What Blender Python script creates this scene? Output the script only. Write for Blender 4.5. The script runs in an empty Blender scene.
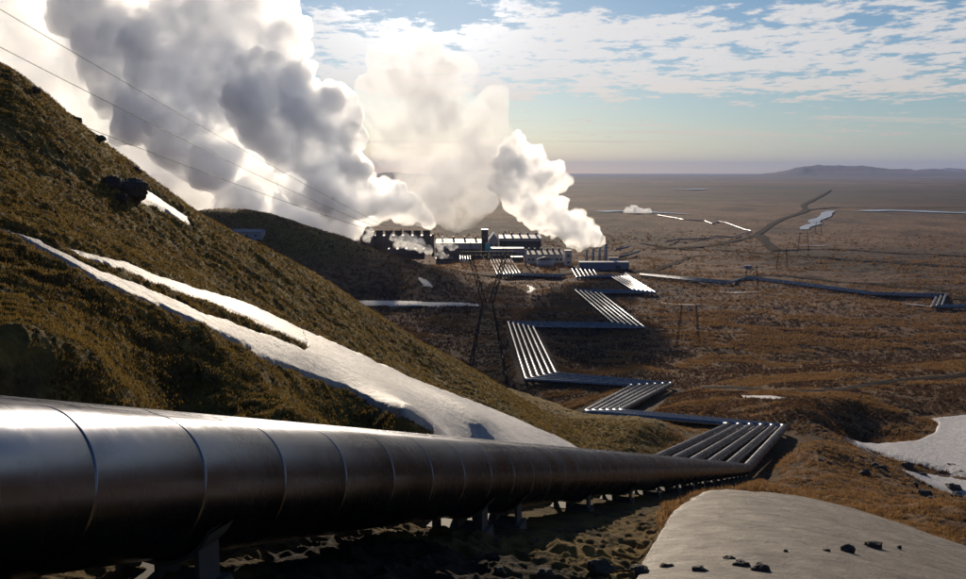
import bpy, bmesh, math, random
import numpy as np
from mathutils import Vector, Matrix, Euler
random.seed(7); rng = np.random.default_rng(7)
S = bpy.context.scene
COL = S.collection
FAST_GRID = 1.0

# ------------------------------------------------------------------ camera
F = 948.0; CX = 483.0; CY = 289.5
PIT = math.atan((CY-172.0)/F); SP, CP = math.sin(PIT), math.cos(PIT)
EYE = 60.0                       # the plain lies at z = 0, the camera stands on the hillside 60 m above it
def pix(px, py, dep):            # point seen at a pixel at a given depth along the view axis
    u = (px-CX)/F*dep; v = (CY-py)/F*dep
    return np.array([u, dep*CP+v*SP, EYE - dep*SP + v*CP])
def proj(x, y, z):
    z = z-EYE
    zf = y*CP - z*SP; zu = y*SP + z*CP
    zf_ = np.where(zf > .1, zf, .1)
    return CX+F*x/zf_, CY-F*zu/zf_, zf
def onplain(px, py, z=0.0):
    k = -SP + (CY-py)/F*CP
    return pix(px, py, (z-EYE)/k)

# ------------------------------------------------------------------ helpers
def tag(o, label=None, cat=None, group=None, kind=None):
    if label: o['label'] = label
    if cat: o['category'] = cat
    if group: o['group'] = group
    if kind: o['kind'] = kind
    return o
def empty(name, loc=(0,0,0), rz=0):
    o = bpy.data.objects.new(name, None); COL.objects.link(o); o.location = loc; o.rotation_euler.z = rz
    o.empty_display_size = .3
    return o
def npmesh(name, V, Fq, mat=None, parent=None, smooth=False):
    V = np.asarray(V, dtype=np.float32).reshape(-1, 3); Fq = np.asarray(Fq, dtype=np.int32)
    me = bpy.data.meshes.new(name); n = Fq.shape[1]
    me.vertices.add(len(V)); me.vertices.foreach_set('co', V.ravel())
    me.loops.add(Fq.size); me.loops.foreach_set('vertex_index', Fq.ravel())
    me.polygons.add(len(Fq)); me.polygons.foreach_set('loop_start', np.arange(0, Fq.size, n, dtype=np.int32))
    me.polygons.foreach_set('loop_total', np.full(len(Fq), n, dtype=np.int32))
    if smooth: me.polygons.foreach_set('use_smooth', np.ones(len(Fq), dtype=bool))
    me.update(calc_edges=True)
    if mat: me.materials.append(mat)
    o = bpy.data.objects.new(name, me); COL.objects.link(o)
    if parent: o.parent = parent
    return o
class MB:
    def __init__(s): s.v = []; s.f = []; s.sm = []
    def add(s, vs, fs, sm=False):
        b = len(s.v); s.v += [tuple(map(float, p)) for p in vs]; s.f += [[b+i for i in f] for f in fs]; s.sm += [sm]*len(fs)
    def box(s, x0, x1, y0, y1, z0, z1):
        s.add([(x0,y0,z0),(x1,y0,z0),(x1,y1,z0),(x0,y1,z0),(x0,y0,z1),(x1,y0,z1),(x1,y1,z1),(x0,y1,z1)],
              [(0,3,2,1),(4,5,6,7),(0,1,5,4),(1,2,6,5),(2,3,7,6),(3,0,4,7)])
    def prism(s, pts, y0, y1):      # pts in x,z extruded along y
        n = len(pts)
        s.add([(x,y0,z) for x,z in pts]+[(x,y1,z) for x,z in pts],
              [list(range(n)), list(range(2*n-1, n-1, -1))]+[((i+1)%n, i, n+i, n+(i+1)%n) for i in range(n)])
    def bar(s, a, b, r, r2=None, n=4, cap=True):
        a = Vector(a); b = Vector(b); d = (b-a)
        if d.length < 1e-6: return
        q = d.to_track_quat('Z', 'Y'); r2 = r if r2 is None else r2
        vs = []
        for k in range(n):
            t = 2*math.pi*(k+.5)/n; vs.append(a + q@Vector((math.cos(t)*r, math.sin(t)*r, 0)))
        for k in range(n):
            t = 2*math.pi*(k+.5)/n; vs.append(b + q@Vector((math.cos(t)*r2, math.sin(t)*r2, 0)))
        fs = [(k, (k+1)%n, n+(k+1)%n, n+k) for k in range(n)]
        if cap: fs += [list(range(n-1,-1,-1)), list(range(n, 2*n))]
        s.add(vs, fs, n > 6)
    def build(s, name, mat, parent=None, bevel=0):
        me = bpy.data.meshes.new(name); me.from_pydata(s.v, [], s.f)
        me.polygons.foreach_set('use_smooth', s.sm); me.materials.append(mat); me.update()
        o = bpy.data.objects.new(name, me); COL.objects.link(o)
        if parent: o.parent = parent
        if bevel:
            m = o.modifiers.new('bevel', 'BEVEL'); m.width = bevel; m.segments = 2; m.limit_method = 'ANGLE'
        return o

# ------------------------------------------------------------------ noise (vectorised)
def _h(ix, iy, iz, seed):
    n = (ix.astype(np.int64)*374761393 + iy.astype(np.int64)*668265263 + iz.astype(np.int64)*2147483647 + seed*974711) & 0x7fffffff
    n = (n ^ (n >> 13)) * 1274126177 & 0x7fffffff
    n = n ^ (n >> 16)
    return (n & 0xffffff)/float(0xffffff)
def vnoise(x, y, z=None, seed=0):
    ix = np.floor(x); iy = np.floor(y); fx = x-ix; fy = y-iy
    fx = fx*fx*fx*(fx*(fx*6-15)+10); fy = fy*fy*fy*(fy*(fy*6-15)+10)
    if z is None:
        iz = np.zeros(1)
        a = _h(ix,iy,iz,seed); b = _h(ix+1,iy,iz,seed); c = _h(ix,iy+1,iz,seed); d = _h(ix+1,iy+1,iz,seed)
        return ((a*(1-fx)+b*fx)*(1-fy)+(c*(1-fx)+d*fx)*fy)*2-1
    iz = np.floor(z); fz = z-iz; fz = fz*fz*(3-2*fz)
    r = 0
    for k, wz in ((0, 1-fz), (1, fz)):
        a = _h(ix,iy,iz+k,seed); b = _h(ix+1,iy,iz+k,seed); c = _h(ix,iy+1,iz+k,seed); d = _h(ix+1,iy+1,iz+k,seed)
        r = r + ((a*(1-fx)+b*fx)*(1-fy)+(c*(1-fx)+d*fx)*fy)*wz
    return r*2-1
def fbm(x, y, z=None, o=4, seed=0, gain=.5):
    s = 0; a = 1.0; t = 0
    for i in range(o):
        c, sn = math.cos(i*1.1+.3), math.sin(i*1.1+.3)
        X = (x*c-y*sn)*2**i+i*17.3; Y = (x*sn+y*c)*2**i-i*9.1
        s = s + a*vnoise(X, Y, None if z is None else z*2**i+i*3.7, seed+i); t += a; a *= gain
    return s/t
def sstep(a, b, x):
    t = np.clip((x-a)/(b-a), 0, 1); return t*t*(3-2*t)

# ------------------------------------------------------------------ pipeline corner points (right and left outermost pipe of the bundle)
S_P = 8.5
A1r = pix(747, 469, 88.0)
A0p = pix(0, 491, 5.4)
dA = A1r-A0p; dA /= np.linalg.norm(dA)
A0r = A0p - dA*16.0
latA = np.array([-dA[1], dA[0], 0]); latA /= np.linalg.norm(latA)      # to the left of the run
R_ = [A0r, A1r, pix(785,427,140), pix(619,412,150), pix(672,384,240), pix(556,374,252)]
L_ = [A0r+latA*S_P, A1r+latA*S_P, pix(730,425.5,132), pix(585,413,141), pix(633,386,229), pix(526,380,243)]
ZP = 1.5
for a, b in (((533,327),(508,322)), ((645,328),(614,323.5)), ((600,293),(575,290)), ((656,293),(634,290.5)), ((627,275.5),(612,277)), ((597,275.5),(577,277.5)), ((592,268),(572,269))):
    R_.append(onplain(*a, ZP)); L_.append(onplain(*b, ZP))
R_ = np.array(R_); L_ = np.array(L_); M_ = (R_+L_)/2

# ------------------------------------------------------------------ terrain height
CTRL = []        # x, y, z
def cp(px, py, dep): CTRL.append(pix(px, py, dep))
def cz(px, dep, z):
    CTRL.append(np.array([(px-CX)/F*dep, dep, z]))
def caz(az, d, z):
    a = math.radians(az); CTRL.append(np.array([d*math.sin(a), d*math.cos(a), z]))
up = np.array([0,0,1.])
for u in (2, 9, 18, 30, 45, 62, 80):           # under and beside the front run
    P = A0p + dA*u
    CTRL.append(P-up*.80); CTRL.append(P+latA*S_P-up*.80); CTRL.append(P+latA*11.5-up*.9)
    if u > 9: CTRL.append(P-latA*5-up*1.35)
for k in range(1, 6):
    for t in (0, .5) if k < 5 else (0,):
        j = min(k+1, 5)
        CTRL.append(R_[k]*(1-t)+R_[j]*t-up*1.3); CTRL.append(L_[k]*(1-t)+L_[j]*t-up*1.3)
# near hillside: face and crest line
for a in ((0,385,17),(0,320,22),(0,250,30),(0,160,43),(100,380,19),(100,300,30),(100,230,44),(200,400,21),(200,340,33),(200,280,50),
          (300,410,26),(300,360,42),(300,320,60),(400,415,38),(400,385,58),(400,360,78),(480,425,55),(480,405,80),(550,435,78),(550,415,110),
          (0,66,58),(50,105,62),(100,150,66),(150,188,70),(200,226,75),(250,254,81),(300,279,88),(350,310,95),(400,341,103),(450,370,113),(500,394,128),
          (545,404,142),(640,432,105),(690,436,112)): cp(*a)
for a in ((-150,62,48),(-150,200,30),(-150,-30,60)): cp(*a)
for px, d, z in ((0,75,61),(0,110,40),(0,160,10),(100,85,53),(100,130,25),(200,95,42),(200,140,18),(300,108,35),(300,150,14),(400,125,26),(400,170,9),(450,140,18),
                 (450,190,3),(500,165,12),(500,215,2),(-150,100,60),(-150,180,20)): cz(px, d, z)
for px in (0,100,200,300,400,480): cz(px, 240 if px < 450 else 290, 0)
for px in (-150,0,100,200,300,400,480,560,640,720,800,900,1000,1100):
    for d in (330, 410): cz(px, d, 0)
for px in (600,680,760,840,920,1000,1100): cz(px, 290, .5)
# second hill in front of the works
for a in ((100,232,485),(160,224,490),(205,215,492),(250,213,500),(290,221,505),(340,237,510),(390,256,515),(440,273,505),(490,287,490)): cp(*a)
for px in (100,200,280,350): cz(px, 455, 14 if px < 300 else 9)
for px in (100,200,300,400): cz(px, 590, 2)
for px in (480,560,640,720,800,900,1000): cz(px, 520, 0); cz(px, 640, 0)
for px in (0,-150): cz(px, 500, 20)
# right-hand ground, ridge, gully
for a in ((800,478,84),(800,440,104),(850,495,72),(850,471,96),(850,448,118),(872,454,112),(905,482,98),(966,522,80),(1060,560,62),(966,545,48),(900,520,60),
          (846,402,176),(812,410,150),(790,395,186),(760,392,200),(720,402,176),(863,388,208),(966,377,232),(966,398,196),(1060,380,225),(1060,420,170),
          (850,441,158),(900,446,156),(966,474,138),(966,440,158),(940,425,172),(1060,480,128),(930,490,128),(966,505,120),
          (700,395,190),(740,378,245),(850,366,262),(960,358,280),(640,372,262)): cp(*a)
# snow mound
for a in ((740,492,22),(700,506,20.5),(670,530,17),(790,499,22.5),(840,513,23),(900,532,24),(966,554,25),(1060,580,26),(740,540,13),(850,560,13),(960,590,13),(720,515,16.5),(790,520,16.8),(860,536,17.2),(930,556,17.5),(760,500,20),(880,535,20)): cp(*a)
for px, d, dz in ((740,34,-1.1),(820,34,-1.2),(900,36,-.9),(1000,38,-.8),(690,28,-.9)):
    CTRL.append(np.array([(px-CX)/F*d, d, pix(px, 470, d)[2]-1.5+dz*.4]))
for a in ((600,575,11.5),(500,579,10.5),(450,560,12.5),(560,545,14.5),(620,520,19),(640,560,13)): cp(*a)
# off-frame surroundings
for a in ((-60,40,70),(-60,80,66),(-90,20,67),(-90,60,78),(-120,15,64),(-120,60,80),(180,12,61.5),(-179,12,61.5),(180,50,74),(-179,50,74),(135,12,60),(135,50,64),
          (90,12,58.3),(90,50,55),(90,120,40),(60,20,55.5),(60,60,46),(60,130,26),(60,300,2),(90,300,10),(45,100,33),(45,200,10),(-60,200,40),(-60,400,10),(-90,300,70),
          (0,0.8,58.43),(90,0.8,58.43),(-90,0.8,58.5),(180,0.8,58.7),(-179,.8,58.7),(0,3,57.7),(40,4,57.3),(40,8,56.3),(90,4,58.2),(-40,1.5,58.3),(180,4,59.4),(-90,2,58.6)): caz(*a)
C = np.array(CTRL)
def basez(x, y):
    az, ay = dA[0], dA[1]; n = math.hypot(az, ay)
    u = (x*az + y*ay)/n
    p = EYE-1.55 - .26*u
    return np.logaddexp(p/6.0, 0)*6.0
def feat(x, y):
    return np.arctan2(x, y)*2.2, np.log(np.hypot(x, y)+2.0)
cu, cv = feat(C[:,0], C[:,1])
cr = (C[:,2]-basez(C[:,0], C[:,1]))/(np.hypot(C[:,0], C[:,1])+8.0)
def kern(d2): return d2*np.log(d2+1e-9)*.5
n = len(C)
D2 = (cu[:,None]-cu)**2+(cv[:,None]-cv)**2
P1 = np.stack([np.ones(n), cu, cv], 1)
Amat = np.zeros((n+3, n+3)); Amat[:n,:n] = kern(D2)+np.eye(n)*2e-4; Amat[:n,n:] = P1; Amat[n:,:n] = P1.T
sol = np.linalg.solve(Amat, np.concatenate([cr, np.zeros(3)]))
def rbf(x, y):
    out = np.empty_like(x); N = len(x)
    for i in range(0, N, 60000):
        u, v = feat(x[i:i+60000], y[i:i+60000])
        out[i:i+60000] = kern((u[:,None]-cu)**2+(v[:,None]-cv)**2)@sol[:n] + sol[n]+sol[n+1]*u+sol[n+2]*v
    return out
# main pipeline bench carved in the ground
SEG = [(M_[i], M_[i+1], np.linalg.norm((R_[i]-L_[i])[:2])*.36+.9 if i else 4.5) for i in range(len(M_)-1)]
def bench(x, y, z):
    wt = np.zeros_like(z); zt = np.zeros_like(z)
    for i, (a, b, hw) in enumerate(SEG):
        ab = (b-a)[:2]; L2 = ab@ab
        t = np.clip(((x-a[0])*ab[0]+(y-a[1])*ab[1])/L2, 0, 1)
        dx = x-(a[0]+ab[0]*t); dy = y-(a[1]+ab[1]*t); dist = np.hypot(dx, dy)
        far = hw+(2.2 if i == 0 else 6.0)
        w = 1-sstep(hw, far, dist)
        # cross-slope between the two outer pipes
        r = R_[i]*(1-t[:,None])+R_[i+1]*t[:,None]; l = L_[i]*(1-t[:,None])+L_[i+1]*t[:,None]
        rl = r-l; s = ((x-l[:,0])*rl[:,0]+(y-l[:,1])*rl[:,1])/(rl[:,0]**2+rl[:,1]**2)
        s = np.clip(s, -.3, 1.3)
        zz = l[:,2]+rl[:,2]*s - (1.0 if i else .80)
        m = w > wt; wt = np.where(m, w, wt); zt = np.where(m, zz, zt)
    return z*(1-wt)+zt*wt, wt
def smoothz(x, y):
    d = np.hypot(x, y)
    z = basez(x, y)
    near = d < 900
    r = np.zeros_like(z); r[near] = rbf(x[near], y[near])*(d[near]+8.0)*(1-sstep(600, 880, d[near]))
    z = z + r
    w = sstep(250, 1200, d)
    z = z + w*(2.2*fbm(x/420, y/420, o=3, seed=5))*np.clip(d/1500, .3, 3)*sstep(640, 1500, d)
    z = z - np.where(d > 3000, 0, 0)
    # low hills at the horizon on the right and behind the works
    az = np.degrees(np.arctan2(x, y))
    R = 26000.
    def ridge(a0, w, h, dd, ww): return h*np.exp(-((az-a0)/w)**2)*np.exp(-((d-dd)/ww)**2)
    far = d > 5000
    hills = .6*ridge(19.8, 2.6, 160, 15000, 1600)+ridge(18.2, .8, 60, 13500, 900)+ridge(21.0, 2.2, 95, 21000, 2500)+ridge(26, 3.0, 120, 21000, 2500)+ridge(31, 3.0, 120, 20000, 2500)+ridge(24, 6.0, 90, 14500, 1500)
    hills = hills + ridge(-5.2, 1.6, 55, 9000, 900)+ridge(-9, 3, 40, 9500, 900)
    z = z + hills*(1+.25*fbm(az*1.3, d/3000, o=4, seed=31))
    z, wt = bench(x, y, z)
    return z, wt
SNOW = {  # name: polygon in the photograph, depth range, thickness, label, material
 'streak_main': ([(4,235),(41,247),(75,263),(104,277),(137,288),(166,300),(199,305),(232,318),(249,325),(285,337),(303,350),(300,329),(269,315),(232,300),(187,288),(153,276),(124,264),(95,258),(62,247),(35,236),(52,250),(83,262),(108,272),(137,283),(160,296),
                 (137,288),(104,277),(75,263)], (10,120), .3),
}
SN = [
 ([(0,231),(41,245),(75,262),(104,277),(137,288),(166,300),(207,319),(249,331),(305,352),(300,329),(350,350),(412,379),(471,400.5),(517,419),(562,439),(600,460),(560,462),(480,455),(430,448),(431,434),(400,419),(340,392),(300,379),(258,362),(249,354),(207,335),(166,319),(124,300),(95,288),(62,269),(25,250),(-4,237)], (12,118), .28,
  'long dirty white snow streak running down the mossy hillside behind the big pipe', 'snow'),
 ([(35,236),(62,247),(95,258),(124,264),(153,276),(187,287),(232,299),(269,314),(303,330),(340,347),(310,352),(249,324),(199,305),(166,293),(137,281),(108,271),(83,262),(55,250)], (12,118), .22,
  'upper thinner snow streak on the mossy hillside joining the long one', 'snow'),
 ([(143,189),(178,212),(205,229),(190,222),(194,233),(166,216),(134,202)], (12,118), .3,
  'small bright snow patch just under the ridge beside the dark boulder', 'snow'),
 ([(342,300.5),(400,301),(478,304.5),(480,306),(430,306.5),(358,306)], (350,520), .3,
  'flat lilac snow strip at the foot of the second hill', 'snow'),
 ([(418,278),(426,280),(431,284),(433,288),(425,288),(420,283)], (350,520), .3,
  'small snow blotch low on the flank of the second hill', 'snow'),
 ([(527,285),(531,286.5),(536,290),(531,293),(525,293),(531,290.5)], (350,620), .3,
  'tiny hook-shaped snow patch right of the second hill', 'snow'),
 ([(628,600),(650,556),(668,531),(690,510),(715,497),(735,490),(770,489),(800,498),(840,511),(900,530),(966,552),(1060,575),(1100,700),(900,760),(640,760)], (6,31), .06,
  'large rounded mound of grainy old snow at the bottom right', 'oldsnow'),
 ([(843,437),(862,443),(880,444),(917,441),(934,433),(937,425),(928,419),(966,415),(1050,412),(1060,480),(966,477),(925,468),(880,455),(859,449)], (120,240), .5,
  'wide white snowfield filling the gully on the right', 'snow'),
 ([(882,472),(900,469),(930,474),(966,480),(1050,490),(1050,500),(966,494),(925,488),(900,482)], (112,200), .18,
  'smaller snow patch below the wide snowfield in the right gully', 'snow'),
 ([(902,502),(925,507),(966,517),(1020,525),(1020,532),(966,522),(930,514)], (100,200), .3,
  'narrow snow sliver low in the right gully against the dark rocks', 'snow'),
 ([(738,395),(770,395),(792,398),(775,401.5),(742,400)], (150,260), .25,
  'thin snow sliver beside the dirt track right of the pipe bend', 'snow'),
]
def inpoly(px, py, poly):
    ins = np.zeros(px.shape, bool); dist = np.full(px.shape, 1e9); m = len(poly)
    for i in range(m):
        x0, y0 = poly[i]; x1, y1 = poly[(i+1)%m]
        c = ((y0 > py) != (y1 > py)) & (px < (x1-x0)*(py-y0)/((y1-y0) if y1 != y0 else 1e-9)+x0); ins ^= c
        L2 = (x1-x0)**2+(y1-y0)**2+1e-9
        t = np.clip(((px-x0)*(x1-x0)+(py-y0)*(y1-y0))/L2, 0, 1)
        dist = np.minimum(dist, np.hypot(px-x0-t*(x1-x0), py-y0-t*(y1-y0)))
    return ins, np.where(ins, dist, -dist)

# polar grid round the hillside viewpoint: even detail near and far
acol = np.concatenate([np.radians(np.linspace(-180,-35,70)[:-1]), np.radians(np.linspace(-35,-29,60)[:-1]), np.radians(np.linspace(-29,29,int(1000*FAST_GRID))), np.radians(np.linspace(29,35,60)[1:]), np.radians(np.linspace(35,180,70)[1:-1])])
rr = np.concatenate([np.geomspace(.5,4,60)[:-1], np.geomspace(4,420,int(1250*FAST_GRID))[:-1], np.geomspace(420,1500,200)[:-1], np.geomspace(1500,34000,190)])
NA, NR = len(acol), len(rr)
Rg, Ag = np.meshgrid(rr, acol, indexing='ij')
X = (Rg*np.sin(Ag)).ravel(); Y = (Rg*np.cos(Ag)).ravel(); DD = Rg.ravel()
Z0, WB = smoothz(X, Y)
PX, PY, PZ = proj(X, Y, Z0)
# snow distance field
snowm = np.zeros_like(Z0); snowinfo = []
for poly, (d0, d1), th, lab, mt in SN:
    pp = np.array(poly); m = (PZ > d0) & (PZ < d1) & (PX > pp[:,0].min()-12) & (PX < pp[:,0].max()+12) & (PY > pp[:,1].min()-12) & (PY < pp[:,1].max()+12)
    idx = np.where(m)[0]; ins, sd = inpoly(PX[idx], PY[idx], poly)
    wob = fbm(X[idx]*.7, Y[idx]*.7, o=5, seed=3, gain=.65)*np.clip(60/DD[idx], .3, 2.5)*2.0*min(1, np.ptp(pp[:,1])/25)
    sd = sd + wob
    snowinfo.append((idx, sd)); snowm[idx] = np.maximum(snowm[idx], sstep(-1.0, 3.0, sd))
# the old-snow mound is one smooth dome
for (idx, sd), sn in zip(snowinfo, SN):
    if sn[4] != 'oldsnow': continue
    mm = idx[sd > 0]; xs, ys = X[mm]-6, Y[mm]-18; w_ = np.clip(1-np.abs(DD[mm]-18)/22, .1, 1)
    B_ = np.stack([np.ones_like(xs), xs, ys, xs*xs, xs*ys, ys*ys, xs**3, xs*xs*ys], 1); co_ = np.linalg.lstsq(B_*w_[:,None], Z0[mm]*w_, rcond=None)[0]
    xs, ys = X[idx]-6, Y[idx]-18; zf_ = np.stack([np.ones_like(xs), xs, ys, xs*xs, xs*ys, ys*ys, xs**3, xs*xs*ys], 1)@co_
    cb_ = pix(745, 492, 21.5); zf_ = zf_ + .34*np.exp(-((X[idx]-cb_[0]-.6)**2/40+(Y[idx]-cb_[1])**2/26)); k_ = sstep(-5, 5, sd); Z0[idx] = Z0[idx]*(1-k_)+zf_*k_
# relief
az = np.degrees(np.arctan2(X, Y))
hill = (1-sstep(115, 190, DD))*(1-sstep(-2, 10, az - 8 + 0*DD))      # mossy hillside on the left
hillw = np.clip(hill, 0, 1)
ua = (X*dA[0]+Y*dA[1])/math.hypot(dA[0],dA[1]); va = (-X*dA[1]+Y*dA[0])/math.hypot(dA[0],dA[1])
uw = ua+1.5*fbm(ua/7, va/7, o=2, seed=12); vw = va+1.2*fbm(ua/5, va/5, o=3, seed=13)
dune = 1-2*np.abs(fbm(uw/4.2, vw/1.0, o=4, seed=11, gain=.6))
tuft = 1-np.abs(fbm(X/.75, Y/.75, Z0/.6, o=2, seed=21))*2
tuft2 = 1-np.abs(fbm(X/.28, Y/.28, Z0/.3, o=2, seed=41))*2
big = fbm(X/9., Y/9., o=4, seed=51)
small = fbm(X/1.1, Y/1.1, o=3, seed=61)
cross = np.sin(0)
nearw = 1-sstep(3.0, 9.0, DD)*.0
steep = sstep(8, 30, DD)
amp = (1-sstep(900, 2500, DD))
tuft3 = fbm(X/.17, Y/.17, Z0/.2, o=2, seed=43)
rel = hillw*(steep*(.34*big + .17*dune) + .10*tuft*sstep(5,14,DD) + .085*tuft2 + .05*tuft3*(1-sstep(40,90,DD)) + .09*small)
rel = rel + (1-hillw)*((.10+.35*sstep(40,160,DD))*big + (.05+.10*sstep(20,80,DD))*tuft + .035*tuft2*(1-sstep(60,120,DD)) + .1*small*sstep(8,30,DD))
crag = sstep(.15,.6, fbm(X/16., Y/16., o=3, seed=71))
rel = rel + hillw*steep*crag*.45*np.abs(fbm(X/2.6, Y/2.6, Z0/2.6, o=3, seed=81))
rel = rel*(1-.93*snowm)*(1-.75*WB*(DD>12))*amp
bigplain = sstep(200, 320, DD)*(1-sstep(800,2000,DD))
rel = rel + bigplain*(1-WB)*(.7*fbm(X/38., Y/38., o=3, seed=91)*(1-snowm))
hum = fbm(X/7., Y/6., o=4, seed=121, gain=.6); hum2 = fbm(X/19., Y/15., o=3, seed=131)
hm_ = sstep(110, 240, DD)*(1-sstep(1300, 2600, DD))*(1-WB)*(1-.9*snowm)*(.35+.65*sstep(-.25,.3,fbm(X/120., Y/90., o=3, seed=141)))
rel = rel + hm_*(.55*hum*sstep(80,160,DD) + .6*hum2)*(1-.6*hillw)
Z = Z0 + rel
def gidx(i, j): return i*NA+j
I, J = np.meshgrid(np.arange(NR-1), np.arange(NA), indexing='ij'); J2 = (J+1) % NA
Fq = np.stack([gidx(I,J), gidx(I+1,J), gidx(I+1,J2), gidx(I,J2)], -1).reshape(-1, 4)

# ------------------------------------------------------------------ materials
def newmat(name):
    m = bpy.data.materials.new(name); m.use_nodes = True; nt = m.node_tree; nt.nodes.clear()
    return m, nt
class NT:
    def __init__(s, nt): s.nt = nt
    def n(s, t, **kw):
        nd = s.nt.nodes.new(t)
        for k, v in kw.items():
            if k == 'ins':
                for a, b in v.items(): s.set(nd, a, b)
            else: setattr(nd, k, v)
        return nd
    def set(s, nd, a, b):
        sock = nd.inputs[a]
        if isinstance(b, bpy.types.NodeSocket): s.nt.links.new(b, sock)
        else: sock.default_value = b
    def noise(s, vec, scale, det=4, rough=.55, dist=0):
        return s.n('ShaderNodeTexNoise', ins={'Vector': vec, 'Scale': scale, 'Detail': det, 'Roughness': rough, 'Distortion': dist}).outputs['Fac']
    def ramp(s, fac, pts):
        nd = s.n('ShaderNodeValToRGB'); s.nt.links.new(fac, nd.inputs[0]); e = nd.color_ramp.elements
        while len(e) < len(pts): e.new(.5)
        for k, (p, c) in enumerate(pts): e[k].position = p; e[k].color = c if len(c) == 4 else (*c, 1)
        return nd.outputs[0]
    def mix(s, f, a, b, mode='MIX'):
        nd = s.n('ShaderNodeMix', data_type='RGBA', blend_type=mode)
        s.set(nd, 0, f); s.set(nd, 6, a if isinstance(a, bpy.types.NodeSocket) else (*a, 1)); s.set(nd, 7, b if isinstance(b, bpy.types.NodeSocket) else (*b, 1))
        return nd.outputs[2]
    def math(s, op, a, b=0, c=None, clamp=False):
        nd = s.n('ShaderNodeMath', operation=op, use_clamp=clamp); s.set(nd, 0, a); s.set(nd, 1, b)
        if c is not None: s.set(nd, 2, c)
        return nd.outputs[0]
    def mr(s, v, a, b, c=0., d=1., smooth=True):
        nd = s.n('ShaderNodeMapRange', interpolation_type='SMOOTHSTEP' if smooth else 'LINEAR'); s.set(nd, 0, v)
        nd.inputs[1].default_value = a; nd.inputs[2].default_value = b; nd.inputs[3].default_value = c; nd.inputs[4].default_value = d
        return nd.outputs[0]
    def mapping(s, vec, scale=(1,1,1), rot=(0,0,0)):
        nd = s.n('ShaderNodeMapping'); s.set(nd, 0, vec); nd.inputs['Scale'].default_value = scale; nd.inputs['Rotation'].default_value = rot
        return nd.outputs[0]
def surf(T, **k):
    b = T.n('ShaderNodeBsdfPrincipled', ins=k); o = T.n('ShaderNodeOutputMaterial'); T.nt.links.new(b.outputs[0], o.inputs['Surface']); return b, o
def simple(name, col, rough=.6, metal=0., var=.25, scale=3., bump=0., bscale=20., spec=.4):
    m, nt = newmat(name); T = NT(nt); tc = T.n('ShaderNodeTexCoord').outputs['Object']
    n1 = T.noise(tc, scale, 5, .6)
    c = T.mix(n1, tuple(x*(1-var) for x in col), tuple(min(1, x*(1+var)) for x in col))
    kw = {'Base Color': c, 'Roughness': rough, 'Metallic': metal, 'Specular IOR Level': spec}
    if bump:
        bn = T.n('ShaderNodeBump', ins={'Height': T.noise(tc, bscale, 6, .6), 'Strength': .6, 'Distance': bump}); kw['Normal'] = bn.outputs[0]
    surf(T, **kw); return m

def ground_material():
    m, nt = newmat('ground'); T = NT(nt); tc = T.n('ShaderNodeTexCoord').outputs['Object']
    at = T.n('ShaderNodeAttribute', attribute_name='zone').outputs['Color']
    sep = T.n('ShaderNodeSeparateColor'); T.set(sep, 0, at); hz, far, bare = sep.outputs[0], sep.outputs[1], sep.outputs[2]
    a = T.noise(tc, .9, 6, .65); b = T.noise(tc, .11, 5, .6); c = T.noise(tc, 5.5, 4, .7)
    moss = T.ramp(a, [(.32,(.018,.012,.009)),(.41,(.09,.058,.022)),(.52,(.25,.160,.042)),(.66,(.38,.245,.075))])
    moss = T.mix(T.mr(b,.42,.62), moss, T.mix(.5, moss, (.15,.125,.028)))
    moss = T.mix(T.mr(c,.45,.75,0,.55), moss, (.24,.185,.075))
    heath = T.ramp(a, [(.32,(.022,.012,.010)),(.42,(.09,.046,.026)),(.54,(.23,.120,.058)),(.70,(.34,.20,.10))])
    heath = T.mix(T.mr(b,.45,.65), heath, T.mix(.6, heath, (.14,.075,.038)))
    heath = T.mix(T.mr(c,.5,.8,0,.5), heath, (.20,.15,.08))
    v2 = T.mapping(tc, (.010,.0055,0)); p1 = T.noise(v2, 1., 7, .62, .4); p2 = T.noise(tc, .0016, 5, .6)
    p3 = T.noise(T.mapping(tc, (.05,.02,0)), 1., 6, .7)
    plain = T.ramp(p1, [(.32,(.03,.018,.015)),(.41,(.12,.062,.040)),(.50,(.28,.145,.080)),(.66,(.38,.215,.125))])
    plain = T.mix(T.mr(p3,.46,.64,0,.75), plain, T.mix(.6, plain, (.05,.030,.022)))
    plain = T.mix(T.mr(p2,.47,.6,0,.75), plain, (.075,.045,.034))
    plain = T.mix(T.mr(T.noise(T.mapping(tc,(.33,.22,0)),1.,7,.72),.46,.60,0,.85), plain, (.040,.024,.016))
    col = T.mix(hz, heath, moss); col = T.mix(far, col, plain)
    col = T.mix(bare, col, T.mix(c, (.022,.017,.014), (.075,.055,.042)))
    bp = T.n('ShaderNodeBump', ins={'Height': T.math('ADD', T.noise(tc, 7., 8, .7), T.math('MULTIPLY', T.noise(tc, 1.2, 6, .7), 2.)), 'Strength': 1., 'Distance': .22})
    surf(T, **{'Base Color': col, 'Roughness': .95, 'Specular IOR Level': .08, 'Sheen Weight': T.math('MULTIPLY', T.math('MULTIPLY', T.math('SUBTRACT', 1., bare), T.math('MULTIPLY_ADD', hz, .12, .06)), T.math('SUBTRACT', 1., far)), 'Sheen Roughness': .45, 'Sheen Tint': (1.,.78,.42,1), 'Normal': bp.outputs[0]}); return m
M = {}
M['ground'] = ground_material()
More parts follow.
